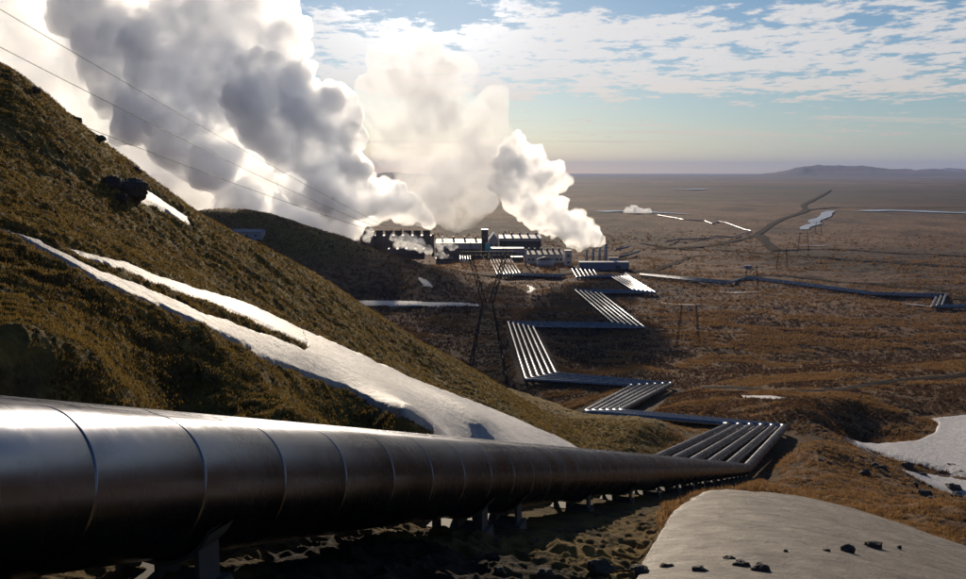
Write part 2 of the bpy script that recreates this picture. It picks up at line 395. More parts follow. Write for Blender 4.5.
def snow_mat(name, ca, cb, speck):
    m, nt = newmat(name); T = NT(nt); tc = T.n('ShaderNodeTexCoord').outputs['Object']
    a = T.noise(tc, 1.1, 7, .65); f = T.noise(tc, 22., 5, .75); st = T.noise(T.mapping(tc, (2.5,.4,.4), (0,0,-.3)), 1.2, 5, .6)
    c = T.mix(T.mr(a,.35,.65), ca, cb); c = T.mix(T.mr(T.noise(tc,38.,5,.8),.48,.64,0,speck), c, (.10,.08,.065)); c = T.mix(T.mr(st,.45,.75,0,.35), c, tuple(x*.6 for x in cb))
    bp = T.n('ShaderNodeBump', ins={'Height': T.math('ADD', T.noise(tc, 22., 8, .8), T.math('MULTIPLY', T.noise(tc, 2.2, 6, .65), 3)), 'Strength': 1., 'Distance': .12})
    surf(T, **{'Base Color': c, 'Roughness': .6, 'Specular IOR Level': .35, 'Normal': bp.outputs[0]}); return m
M['snow'] = snow_mat('snow', (.62,.60,.62), (.43,.42,.45), .5)
M['oldsnow'] = snow_mat('old_snow', (.36,.295,.24), (.19,.15,.118), .9)
def pipe_mat(name='pipe_cladding', lo=.17, r0=.22, f82=.5):
    m, nt = newmat(name); T = NT(nt); tc = T.n('ShaderNodeTexCoord').outputs['Object']
    n1 = T.noise(tc, .8, 6, .6); n2 = T.noise(tc, 30., 4, .6)
    c = T.mix(n1, (lo*.95,lo,lo*1.16), (lo*1.4,lo*1.45,lo*1.7)); r = T.math('ADD', T.mr(n1, .3, .7, r0, r0+.08), T.mr(T.noise(T.mapping(tc,(9,9,1.2)), 1., 5, .6), .45, .8, 0, .07))
    c = T.mix(T.mr(T.noise(tc, 2.3, 7, .7), .52, .76, 0, .28), c, (.09,.075,.06))
    bp = T.n('ShaderNodeBump', ins={'Height': n1, 'Strength': .12, 'Distance': .03})
    surf(T, **{'Base Color': c, 'Metallic': 1., 'Roughness': r, 'Specular Tint': (f82,f82,f82,1), 'Normal': bp.outputs[0]}); return m
M['pipe'] = pipe_mat(); M['dullpipe'] = pipe_mat('weathered_cladding', .17, .22, .45)
M['concrete'] = simple('concrete', (.11,.10,.09), .85, var=.3, scale=4, bump=.02)
M['steel'] = simple('galvanised_steel', (.09,.085,.08), .75, .3)
M['darksteel'] = simple('lattice_steel', (.045,.038,.036), .7, .3)
M['wire'] = simple('wire', (.05,.05,.055), .6, .3)
M['glassins'] = simple('insulator', (.55,.58,.6), .2)
M['rock'] = simple('basalt', (.060,.050,.042), .9, var=.5, scale=6, bump=.05, bscale=9)
M['road'] = simple('track_gravel', (.017,.013,.013), 1., var=.5, scale=.15, spec=.02)
M['bluewall'] = simple('blue_grey_wall', (.20,.22,.30), .5, var=.1)
M['palewall'] = simple('pale_wall', (.38,.38,.42), .5, var=.12)
M['darkwall'] = simple('dark_wall', (.060,.055,.065), .6, var=.2)
M['brownwall'] = simple('brown_wall', (.10,.075,.070), .6, var=.2)
M['greyroof'] = simple('grey_roof', (.16,.16,.18), .45, var=.15)
M['darkroof'] = simple('dark_roof', (.05,.045,.05), .5, var=.2)
M['glass'] = simple('window_glass', (.03,.04,.055), .08, spec=.8)
M['teal'] = simple('teal_panel', (.05,.28,.38), .4)
M['stack'] = simple('stack_steel', (.42,.42,.44), .5)

# ------------------------------------------------------------------ the ground
ground = npmesh('ground', np.stack([X, Y, Z], 1), Fq, M['ground'], smooth=True)
tag(ground, 'brown moss-covered hillside and wide heath plain', None, kind='structure')
at = ground.data.color_attributes.new('zone', 'FLOAT_COLOR', 'POINT')
farw = sstep(250, 420, DD + 60*fbm(X/60, Y/60, o=3, seed=7))
h2 = (1-sstep(-1, 6, az))*(sstep(9, 20, Z0))*sstep(300,400,DD)*(1-sstep(600,900,DD))
hz = np.maximum(hillw, h2*.6); farw = farw*(1-h2)
bare = np.clip(WB*.55 + (1-sstep(5, 12, DD))*.0 + sstep(.25,.5,fbm(X/3.,Y/3.,o=4,seed=99))*.7*(DD<250), 0, 1)
bare = np.clip(bare + sstep(900, 3000, DD)*.95*sstep(-.45, .25, fbm(X/1500., Y/700., o=4, seed=301)), 0, 1)
# disturbed dark rock round the right gully and stony bits along snow edges
gx = np.exp(-(((PX-905)/45)**2+((PY-488)/14)**2))*(PZ>100)*(PZ<220); bare = np.clip(bare+gx*1.3, 0, 1)
rgba = np.stack([hz, farw, bare, np.ones_like(hz)], 1).astype(np.float32)
at.data.foreach_set('color', rgba.ravel())

# snow patches: sheets draped over the ground
for (idx, sd), (poly, dr, th, lab, mt) in zip(snowinfo, SN):
    fr = dr[0] > 300; mask = np.zeros(len(Z), bool); mask[idx[sd > (-.6 if fr else -2.5)]] = True
    off = np.zeros(len(Z)); dsc = np.clip(DD[idx]/100, .6, 5)
    off[idx] = -.12 + (th+.12)*(sstep(-.6, .8, sd) if fr else sstep(-1.5, 3.5, sd)) + (.0 if dr[0] < 60 else .02)*dsc
    Fm = Fq[mask[Fq].all(1)]
    lab_ = np.arange(len(Z)); 
    while True:                              # keep the largest connected piece
        mn = lab_[Fm].min(1); new = lab_.copy()
        for q in range(4): np.minimum.at(new, Fm[:,q], mn)
        new = new[new]
        if (new == lab_).all(): break
        lab_ = new
    if len(Fm) < 3: print('empty snow', lab); continue
    u_, ct = np.unique(lab_[Fm[:,0]], return_counts=True); Fm = Fm[lab_[Fm[:,0]] == u_[ct.argmax()]]
    if len(Fm) < 3: print('empty snow', lab); continue
    used = np.unique(Fm); rm = np.zeros(len(Z), np.int64); rm[used] = np.arange(len(used))
    zz = Z0[used] + off[used] + .03*fbm(X[used]/.9, Y[used]/.9, o=3, seed=8)*(1 if mt == 'snow' else 1.4)
    if dr[0] > 300: zz += .5*0 + np.maximum(rel[used], 0)
    so = npmesh('snow_patch', np.stack([X[used], Y[used], zz], 1), rm[Fm], M[mt], smooth=True)
    tag(so, lab, 'snow patch')

def groundz(x, y):
    """height of the built ground mesh at a point (bilinear in the grid)"""
    r = math.hypot(x, y); a = math.atan2(x, y)
    i = int(np.clip(np.searchsorted(rr, r)-1, 0, NR-2)); j = int(np.clip(np.searchsorted(acol, a)-1, 0, NA-2))
    s = (r-rr[i])/(rr[i+1]-rr[i]); t = (a-acol[j])/(acol[j+1]-acol[j]); Zg = Z
    return float((Z[gidx(i,j)]*(1-t)+Z[gidx(i,j+1)]*t)*(1-s)+(Z[gidx(i+1,j)]*(1-t)+Z[gidx(i+1,j+1)]*t)*s)
def hit(px, py, d0=4., d1=9000.):
    """first ground point under a pixel"""
    k = None; dep = d0; step = 1.004
    while dep < d1:
        p = pix(px, py, dep)
        if p[2] < groundz(p[0], p[1]): return p
        dep *= step
    return pix(px, py, d1)
#PART2
# ------------------------------------------------------------------ world, sun, camera
SUN_AZ, SUN_EL = math.radians(-3.4), math.radians(12.8)
def build_world():
    w = bpy.data.worlds.new('World'); S.world = w; w.use_nodes = True; nt = w.node_tree; nt.nodes.clear(); T = NT(nt)
    sky = T.n('ShaderNodeTexSky', sky_type='NISHITA', sun_disc=False, sun_elevation=SUN_EL, sun_rotation=SUN_AZ, altitude=300, air_density=1.0, dust_density=.22, ozone_density=4.2)
    g = T.n('ShaderNodeTexCoord').outputs['Generated']
    sep = T.n('ShaderNodeSeparateXYZ'); T.set(sep, 0, g); x, y, z = sep.outputs
    zc = T.math('ADD', T.math('MAXIMUM', z, 0.), .045)
    cb = T.n('ShaderNodeCombineXYZ'); T.set(cb, 0, T.math('DIVIDE', x, zc)); T.set(cb, 1, T.math('DIVIDE', y, zc)); uv = cb.outputs[0]
    cov = T.noise(T.mapping(uv, (.35,.28,1)), 1., 3, .5)
    n1 = T.noise(T.mapping(uv, (2.1,1.7,1)), 1., 10, .64, .25)
    n2 = T.noise(T.mapping(uv, (8.5,6.,1)), 1., 7, .65)
    band = T.math('MULTIPLY', T.mr(z, .062, .088), T.mr(z, .175, .135))       # sheet of altocumulus in the upper sky
    thin = T.math('MULTIPLY', T.mr(z, .02, .035), T.mr(z, .075, .055))
    dens = T.math('ADD', T.math('MULTIPLY', n1, .62), T.math('MULTIPLY', n2, .38))
    dens = T.math('ADD', dens, T.math('MULTIPLY', T.math('SUBTRACT', cov, .5), .25))
    m1 = T.mr(T.math('ADD', dens, T.math('MULTIPLY', band, .135)), .545, .625)
    m1 = T.math('MULTIPLY', T.math('MULTIPLY', m1, T.mr(z, .012, .03)), T.mr(z, .38, .24))
    m2 = T.math('MULTIPLY', T.mr(T.noise(T.mapping(uv, (.22,1.2,1)), 1., 6, .6), .52, .68), T.math('MULTIPLY', thin, .75))
    sd = T.n('ShaderNodeVectorMath', operation='DOT_PRODUCT'); T.set(sd, 0, g)
    sd.inputs[1].default_value = (math.sin(SUN_AZ)*math.cos(SUN_EL), math.cos(SUN_AZ)*math.cos(SUN_EL), math.sin(SUN_EL)); c = sd.outputs['Value']
    glow = T.math('POWER', T.math('MAXIMUM', c, 0.), 14.); glow2 = T.math('POWER', T.math('MAXIMUM', c, 0.), 260.)
    br = T.math('ADD', T.math('ADD', T.mr(c, -.6, .75, 2., 9.5), T.math('MULTIPLY', glow, 3.)), T.math('MULTIPLY', glow2, 14.))
    core = T.mr(dens, .56, .74)
    shade = T.mr(core, 0., 1., 1., .62)
    lit = T.math('MULTIPLY', br, shade)
    tint = T.mix(T.mr(z, .02, .12), (1.0,.83,.66), (1.0,.975,.96)); tint = T.mix(T.math('MULTIPLY', core, .7), tint, (.80,.86,1.0))
    cc = T.n('ShaderNodeVectorMath', operation='SCALE'); T.set(cc, 0, tint); T.set(cc, 3, lit)
    col = T.mix(T.math('MULTIPLY', m1, .92), sky.outputs[0], cc.outputs[0]); col = T.mix(m2, col, cc.outputs[0])
    bg = T.n('ShaderNodeBackground', ins={'Color': col, 'Strength': .07}); o = T.n('ShaderNodeOutputWorld'); nt.links.new(bg.outputs[0], o.inputs[0])
build_world()
sd = bpy.data.lights.new('sun', 'SUN'); sd.energy = 4.7; sd.angle = math.radians(.55); sd.color = (1, .84, .64)
so = bpy.data.objects.new('sun', sd); COL.objects.link(so)
so.rotation_euler = Vector((-math.sin(SUN_AZ)*math.cos(SUN_EL), -math.cos(SUN_AZ)*math.cos(SUN_EL), -math.sin(SUN_EL))).to_track_quat('-Z','Y').to_euler()
so.location = (0, 300, 300)
cd = bpy.data.cameras.new('camera'); cam = bpy.data.objects.new('camera', cd); COL.objects.link(cam)
cd.sensor_width = 36; cd.lens = 36*F/966; cd.clip_end = 80000; cd.clip_start = .05
cam.location = (0, 0, EYE); cam.rotation_euler = (math.pi/2-PIT, 0, 0); S.camera = cam
S.view_settings.view_transform = 'Standard'; S.view_settings.look = 'None'; S.view_settings.exposure = 0.08; S.view_settings.gamma = 1.0
S.view_settings.use_curve_mapping = False
S.render.engine = 'CYCLES'
S.cycles.use_denoising = True; S.cycles.max_bounces = 8; S.cycles.diffuse_bounces = 2; S.cycles.glossy_bounces = 3; S.cycles.transmission_bounces = 2
S.cycles.transparent_max_bounces = 64; S.cycles.sample_clamp_indirect = 6
S.cycles.use_adaptive_sampling = True; S.cycles.adaptive_threshold = .02

# ------------------------------------------------------------------ pipes
def pipe_mesh(name, pts, rad, nseg=28, seam=0., parent=None, seam_until=1e9, bend=1.6, mat=None):
    """a tube along a path with rounded bends; cladding sheets end in thin raised lap seams"""
    P = [Vector(p) for p in pts]; path = [P[0]]
    for i in range(1, len(P)-1):
        a = (P[i-1]-P[i]); b = (P[i+1]-P[i]); k = min(bend, a.length*.4, b.length*.4)
        p0 = P[i]+a.normalized()*k; p2 = P[i]+b.normalized()*k
        for t in (0,.25,.5,.75,1): path.append(p0*(1-t)**2+P[i]*2*t*(1-t)+p2*t*t)
    path.append(P[-1])
    stations = []; run = 0.
    for i in range(len(path)-1):
        a, b = path[i], path[i+1]; L = (b-a).length; dirn = (b-a)/L
        if i == 0: stations.append((a, dirn, rad))
        if seam and run < seam_until:
            s = (math.floor(run/seam)+1)*seam - run
            while s < L-.05 and run+s < seam_until:
                for ds, dr in ((-.020,0),(-.014,-.003),(-.009,-.003),(-.006,.001),(.012,.001),(.016,0)): stations.append((a+dirn*(s+ds), dirn, rad+dr))
                s += seam
        nd = (path[i+2]-b).normalized() if i+2 < len(path) else dirn
        stations.append((b, (dirn+nd).normalized(), rad)); run += L
    V = []; n = nseg
    for p, d, r in stations:
        side = d.cross(Vector((0,0,1))).normalized(); upv = side.cross(d).normalized()
        for k in range(n):
            t = 2*math.pi*k/n; V.append(p+side*math.cos(t)*r+upv*math.sin(t)*r)
    m = len(stations)
    Fc = [(i*n+k, i*n+(k+1)%n, (i+1)*n+(k+1)%n, (i+1)*n+k) for i in range(m-1) for k in range(n)]
    c0 = len(V); V.append(stations[0][0]); V.append(stations[-1][0])
    me = bpy.data.meshes.new(name)
    me.from_pydata(V, [], Fc+[(c0, (k+1)%n, k) for k in range(n)]+[(c0+1, (m-1)*n+k, (m-1)*n+(k+1)%n) for k in range(n)])
    me.polygons.foreach_set('use_smooth', [True]*len(me.polygons)); me.materials.append(mat or M['pipe']); me.update()
    o = bpy.data.objects.new(name, me); COL.objects.link(o)
    if parent: o.parent = parent
    return o
labs = ['large foreground steam pipe with ring seams, nearest of the bundle zigzagging to the works',
        'second pipe of the zigzag bundle, next to the large foreground one',
        'third pipe of the zigzag bundle counting from the large foreground one',
        'fourth pipe of the zigzag bundle counting from the large foreground one',
        'fifth pipe of the zigzag bundle, next to the hillside one',
        'hillside pipe of the zigzag bundle, farthest from the large foreground one']
for k in range(6):
    t = k/5.; pts = R_*(1-t)+L_*t
    o = pipe_mesh('steam_pipe', pts, .5, 64 if k == 0 else 20, mat=None if k == 0 else M['dullpipe'], seam=1.08, seam_until=130 if k == 0 else 150)
    tag(o, labs[k], 'pipe', 'parallel steam pipes zigzagging down to the works')
# concrete supports under the front pipe
sup_lab = 'concrete block with steel saddle under the large foreground pipe'
LA = float(np.linalg.norm(A1r-A0p)); ang = math.atan2(dA[1], dA[0])
ulist = [1.5, 7.9, 9.6] + [9.6+5.2*i for i in range(1, 15)]
names = ['nearest the lower left corner', 'behind the darkest stretch of the pipe', 'with its saddle showing', ]
for i, u in enumerate(ulist):
    if u > LA-2: break
    p = A0p + dA*u; gz = p[2]-1.0
    r = empty('pipe_support', (p[0], p[1], gz-.3), ang)
    nth = ['first','second','third','fourth','fifth','sixth','seventh','eighth','ninth','tenth','eleventh','twelfth','thirteenth','fourteenth','fifteenth','sixteenth','seventeenth','eighteenth'][i]
    tag(r, f'concrete block with steel saddle, {nth} from the left under the large foreground pipe', 'pipe support', 'concrete supports under the foreground pipe')
    b = MB(); h = 1.3-.60
    b.add([(-.28,-.46,0),(.28,-.46,0),(.28,.46,0),(-.28,.46,0),(-.24,-.40,h-.1),(.24,-.40,h-.1),(.24,.40,h-.1),(-.24,.40,h-.1)],
          [(0,3,2,1),(4,5,6,7),(0,1,5,4),(1,2,6,5),(2,3,7,6),(3,0,4,7)])
    b.build('concrete_block', M['concrete'], r, .03)
    s = MB(); n_ = 12; ring = []
    for q in range(n_+1):
        a_ = math.pi*(1.15+.7*q/n_); ring.append((math.cos(a_), math.sin(a_)))
    zc = 1.3
    vs = []
    for xx in (-.14, .14):
        for rr_ in (.508, .535):
            for cy, sz in ring: vs.append((xx, cy*rr_, zc+sz*rr_))
    m_ = n_+1; fs = []
    for q in range(n_):
        fs += [(q, q+1, 2*m_+q+1, 2*m_+q), (m_+q, 3*m_+q, 3*m_+q+1, m_+q+1), (q, m_+q, m_+q+1, q+1), (2*m_+q, 2*m_+q+1, 3*m_+q+1, 3*m_+q)]
    s.add(vs, fs)
    s.box(-.12,.12,-.02,.02,h-.1,zc-.52); s.box(-.12,.12,-.36,-.32,h-.1,zc-.38); s.box(-.12,.12,.32,.36,h-.1,zc-.38); s.box(-.18,.18,-.42,.42,h-.1,h-.07)
    s.build('steel_saddle', M['steel'], r)
#PART3
# ------------------------------------------------------------------ grass and moss tufts on the slopes (stuff)
def grass(name, mask, count, hmin, hmax, mat, seed, label):
    rn = np.random.default_rng(seed); cand = np.where(mask)[0]
    k = rn.choice(cand, count); ii, jj = k//NA, k % NA
    ii = np.clip(ii, 0, NR-2); jj = np.clip(jj, 0, NA-2); s = rn.random(count); t = rn.random(count)
    def L(A): return (A[ii*NA+jj]*(1-t)+A[ii*NA+jj+1]*t)*(1-s)+(A[(ii+1)*NA+jj]*(1-t)+A[(ii+1)*NA+jj+1]*t)*s
    P = np.stack([L(X), L(Y), L(Z)], 1); D = np.hypot(P[:,0], P[:,1])
    nb = 5; P = np.repeat(P, nb, 0); D = np.repeat(D, nb); m = len(P)
    an = rn.uniform(0, 2*math.pi, m); ln = rn.uniform(hmin, hmax, m)*(1+D*.006); wd = .008+.00036*D
    lean = rn.uniform(.2, .8, m); off = rn.normal(0, .05, (m, 2))*(1+D[:,None]*.01)
    B = P + np.stack([off[:,0], off[:,1], -.02+0*D], 1)
    sx = np.stack([-np.sin(an), np.cos(an), 0*an], 1)*wd[:,None]
    tip = B + np.stack([np.cos(an)*ln*lean, np.sin(an)*ln*lean, ln*np.sqrt(1-lean**2*.6)], 1)
    V = np.stack([B-sx, B+sx, tip], 1).reshape(-1, 3); Fc = np.arange(m*3).reshape(-1, 3)
    tag(npmesh(name, V, Fc, mat), kind='stuff')
def grass_mat(name, a, b):
    m, nt = newmat(name); T = NT(nt); tc = T.n('ShaderNodeTexCoord').outputs['Object']
    c = T.mix(T.mr(T.noise(tc, 1.3, 4), .35, .65), a, b)
    d = T.n('ShaderNodeBsdfDiffuse', ins={'Color': c}); t_ = T.n('ShaderNodeBsdfTranslucent', ins={'Color': c}); mx = T.n('ShaderNodeMixShader', ins={0: .55})
    nt.links.new(d.outputs[0], mx.inputs[1]); nt.links.new(t_.outputs[0], mx.inputs[2]); o = T.n('ShaderNodeOutputMaterial'); nt.links.new(mx.outputs[0], o.inputs[0]); return m
M['grass'] = grass_mat('moss_tufts', (.19,.122,.034), (.085,.060,.020)); M['straw'] = grass_mat('dry_grass', (.29,.168,.074), (.145,.084,.042))
rdx = np.array([(700,388),(760,390),(814,392),(863,386.5),(896,381),(966,375),(1020,372)])
onroad = (np.abs(PY-np.interp(PX, rdx[:,0], rdx[:,1])) < 2.2) & (PX > 700) & (PZ > 140) & (PZ < 330)
vis = ~onroad & (np.abs(np.degrees(np.arctan2(X, Y))) < 33) & (snowm < .55) & (WB < np.where(DD < 95, .6, .93))
pn = fbm(X/1.6, Y/1.6, o=4, seed=201) + rel*.8
grass('grass', vis & (hillw > .5) & (va > 9) & (DD > 9) & (DD < 110) & (pn > -.28), 110000, .03, .095, M['grass'], 1, None)
grass('grass', vis & (hillw < .6) & (DD > 7) & (DD < 190) & (pn > -.02), 60000, .05, .15, M['straw'], 2, None)
pr = rng.random(len(X))**1.5
pn2 = fbm(X/14., Y/9., o=4, seed=205) + .5*fbm(X/90., Y/50., o=3, seed=206)
grass('grass', vis & (DD > 150) & (DD < 340+700*pr) & ((Z0 < 25) | (DD > 400)) & (pn2 > .0), 105000, .10, .26, M['straw'], 3, None)
M['heather'] = grass_mat('dark_heather', (.085,.050,.032), (.042,.026,.018))
grass('grass', vis & (DD > 150) & (DD < 340+700*pr) & (pn2 < -.14) & (DD < 520), 42000, .12, .30, M['heather'], 4, None)
# ------------------------------------------------------------------ steam
def ico(sub):
    bm = bmesh.new(); bmesh.ops.create_icosphere(bm, subdivisions=sub, radius=1)
    v = np.array([x.co[:] for x in bm.verts]); f = np.array([[q.index for q in p.verts] for p in bm.faces]); bm.free(); return v, f
ICO = {k: ico(k) for k in (1, 2, 3, 4, 5)}
def steam_mat(name, dens, g=.45, nscale=.03, lo=.35, hi=.65, floor=.15, col=(.975,.985,1.), zr=None):
    m, nt = newmat(name); T = NT(nt); tc = T.n('ShaderNodeTexCoord').outputs['Object']
    if nscale:
        nz = T.noise(tc, nscale, 7, .66, .4)
        d = T.math('MULTIPLY', T.mr(nz, lo, hi, floor, 1.), dens)
    else: d = dens
    if zr:
        sz = T.n('ShaderNodeSeparateXYZ'); T.set(sz, 0, tc); d = T.math('MULTIPLY', d, T.mr(sz.outputs[2], zr[0], zr[1], 1., zr[2]))
    v = T.n('ShaderNodeVolumePrincipled', ins={'Color': (*col,1), 'Anisotropy': g, 'Density': d})
    o = T.n('ShaderNodeOutputMaterial'); nt.links.new(v.outputs[0], o.inputs['Volume'])
    if nscale: m.cycles.volume_step_rate = .3
    else:
        m.cycles.homogeneous_volume = True
    return m
def plume(spheres, voxel, mat, label, seed=1, kids=(9, 5), kr=(.36,.6), amp=.12, nw=.5, minr=1.5, cutground=True):
    r_ = np.random.default_rng(seed); L = []
    for px, py, rp, dep in spheres:
        c = pix(px, py, dep); r = rp/F*dep; L.append((c, r, 0))
    for lev, nk in enumerate(kids):
        for c, r, l in [q for q in L if q[2] == lev]:
            for _ in range(nk):
                d = r_.normal(size=3); d /= np.linalg.norm(d); k = r*r_.uniform(*kr)
                if k < minr: continue
                L.append((c+d*r*r_.uniform(.75,1.0), k, lev+1))
    V = []; Fs = []; b = 0
    for c, r, l in L:
        v, f = ICO[3 if l == 0 else 2 if l == 1 else 1]
        V.append(v*r+c); Fs.append(f+b); b += len(v)
    o = npmesh('steam_plume', np.concatenate(V), np.concatenate(Fs), mat)
    def remesh():
        md = o.modifiers.new('r', 'REMESH'); md.mode = 'VOXEL'; md.voxel_size = voxel; md.adaptivity = 0
        dg = bpy.context.evaluated_depsgraph_get(); me = bpy.data.meshes.new_from_object(o.evaluated_get(dg), depsgraph=dg)
        old = o.data; o.modifiers.clear(); o.data = me; bpy.data.meshes.remove(old); me.name = 'steam_plume'
        if not me.materials: me.materials.append(mat)
        # keep only the outermost closed shell(s): inner cavities would punch holes in the steam
        bm = bmesh.new(); bm.from_mesh(me); bm.verts.ensure_lookup_table(); seen = np.zeros(len(bm.verts), bool); comps = []
        for v in bm.verts:
            if seen[v.index]: continue
            st = [v]; seen[v.index] = True; cmp_ = []
            while st:
                q = st.pop(); cmp_.append(q)
                for e in q.link_edges:
                    w_ = e.other_vert(q)
                    if not seen[w_.index]: seen[w_.index] = True; st.append(w_)
            comps.append(cmp_)
        comps.sort(key=len)
        kill = [v for c_ in comps[:-1] for v in c_]
        if kill: bmesh.ops.delete(bm, geom=kill, context='VERTS')
        bm.to_mesh(me); bm.free(); return me
    me = remesh()
    n = len(me.vertices); co = np.empty(n*3, np.float32); me.vertices.foreach_get('co', co); co = co.reshape(-1,3).astype(float)
    nr = np.empty(n*3, np.float32); me.vertices.foreach_get('normal', nr); nr = nr.reshape(-1,3)
    for w, a_ in ((24*voxel, amp*.55), (10*voxel, amp*.9), (5*voxel, amp*1.7)):
        co += nr*(((1-2*np.abs(fbm(co[:,0]/w, co[:,1]/w, co[:,2]/w, o=3, seed=seed+int(w))))-.45)*w*a_)[:,None]
    me.vertices.foreach_set('co', co.astype(np.float32).ravel()); me.update()
    me = remesh(); n = len(me.vertices)
    me.polygons.foreach_set('use_smooth', np.ones(len(me.polygons), bool))
    tag(o, label, 'steam'); return o, n
m_dense = steam_mat('steam_dense', .27, .58, .045, .38, .60, .26, zr=(85,185,.34))
m_crisp = steam_mat('steam_crisp', .26, .60, .08, .36, .60, .22)
m_soft = steam_mat('steam_soft', .056, .38, .034, .39, .58, .16)
m_veil = steam_mat('steam_veil', .036, .55, .021, .42, .57, .10)
m_puff = steam_mat('steam_puff', .30, .35, .35, .40, .62, .06)
steams = []
steams.append(plume([(431,224,4,650),(427,219,6,650),(420,213,8,648),(409,209,12,645),(395,203,16,640),(380,203,18,635),(358,196,24,625),(333,182,30,615),(350,172,14,600),(315,150,30,600),
   (325,112,26,590),(346,115,17,590),(350,135,13,585),(352,160,12,590),(290,130,36,600),(262,95,42,600),(290,85,26,590),(228,85,40,610),(255,45,38,600),(285,35,20,600),(215,40,40,610),(240,0,42,600),(280,-5,20,600),(190,5,40,610),(300,185,22,620),(165,60,42,615),(150,110,34,620),(175,140,30,625),(120,40,34,625),(115,85,26,625),(210,165,28,625),(240,205,22,640),(85,15,30,630),(345,225,17,640),(320,222,22,640),(292,222,25,650)],
   1.05, m_dense, 'huge billowing steam plume with dark folds leaning up to the left from the works', 3, kids=(11,6), amp=.13))
steams.append(plume([(250,190,45,680),(200,170,50,680),(160,120,60,680),(120,70,65,690),(60,50,60,690),(20,0,60,690),(100,-10,60,690),(180,60,50,680),(210,120,50,680),(270,225,32,690),(230,220,30,690),(-40,40,50,690),(70,110,45,690),(330,215,25,690)],
   3.5, m_veil, 'pale drifting steam bank filling the sky above the near hillside', 5, kids=(8,3), amp=.15))
steams.append(plume([(603,243,2.5,585),(599,241,5,586),(592,237,9,588),(582,233,12,590),(570,228,14,590),(556,221,15,592),(543,212,16,594),(528,202,16,596),(515,192,15,598),(534,186,14,596),(545,172,14,594),(556,170,9,592),(563,181,8,590),(528,165,15,596),(512,158,15,598),(502,165,11,600),(515,143,9,598),(538,155,9,596),(500,182,11,600),(553,186,8,590),(575,222,9,588),(560,208,9,590)],
   0.85, m_crisp, 'dense white steam plume leaning left from the row of four chimneys', 9, kids=(12,6), amp=.12))
steams.append(plume([(478,192,20,640),(452,200,22,640),(425,205,16,640),(400,208,10,640),(440,180,30,645),(470,160,32,645),(430,150,34,650),(480,125,24,650),(500,150,18,645),(500,115,14,650),(440,110,32,655),(410,85,28,655),(388,62,16,655),(420,60,18,655),(450,80,22,655),(380,90,18,655),(400,120,25,655),(500,100,10,650),(395,150,20,655),(512,135,8,645)],
   2.2, m_soft, 'glowing soft white steam cloud backlit by the sun in the middle of the sky', 13, kids=(9,4), amp=.2))
#PART4
for a in (
  ([(404,240,6,610),(412,243,7,610),(420,246,6,608),(428,250,4,606),(394,238,4,612),(398,245,4,612)], 'ragged white steam puffs low in front of the dark cooling towers', 21),
  ([(438,243,5,600),(444,241,4.5,600),(450,246,4,600),(440,249,4,600),(455,247,2.5,600)], 'white steam puff right of the thin dark stack at the cooling towers', 22),
  ([(370,232,4,640),(366,238,4,640),(375,240,3.5,636),(384,244,3.5,630)], 'small steam wisps at the left end of the cooling towers', 23),
  ([(559,272,1.2,590),(560,269,1.2,590),(557,273,1.4,590)], 'tiny steam puff beside the short pipes under the chimneys', 24),
  ([(629,278,2.0,540),(626,275,1.6,540),(632,280,1.3,540)], 'small steam puff over the bright pipe ends right of the chimneys', 25),
  ([(443,255,3,590),(447,256,2.5,590),(438,254,2,590)], 'low white steam puff at the foot of the thin dark stack', 26)):
    plume(a[0], .5, m_puff, a[1], a[2], kids=(8,4), minr=.4, amp=.16)
plume([(628,212,3.5,1380),(634,210,4.5,1380),(641,212,4,1380),(648,213,4,1380),(655,215,2,1380)], 1.0, m_puff, 'lone white steam puff far out on the plain right of the works', 27, kids=(8,4), minr=.8, amp=.16)

# ------------------------------------------------------------------ air
hm, hnt = newmat('haze'); HT = NT(hnt)
hv = HT.n('ShaderNodeVolumePrincipled', ins={'Color': (.44,.56,.95,1), 'Anisotropy': .05, 'Density': 4.2e-5}); oo = HT.n('ShaderNodeOutputMaterial'); hnt.links.new(hv.outputs[0], oo.inputs['Volume']); hm.cycles.homogeneous_volume = True
hb = MB(); hb.box(-36000,36000,-36000,36000,-12,420); ho = hb.build('haze', hm); tag(ho, kind='stuff')
S.cycles.volume_bounces = 28; S.cycles.max_bounces = 28

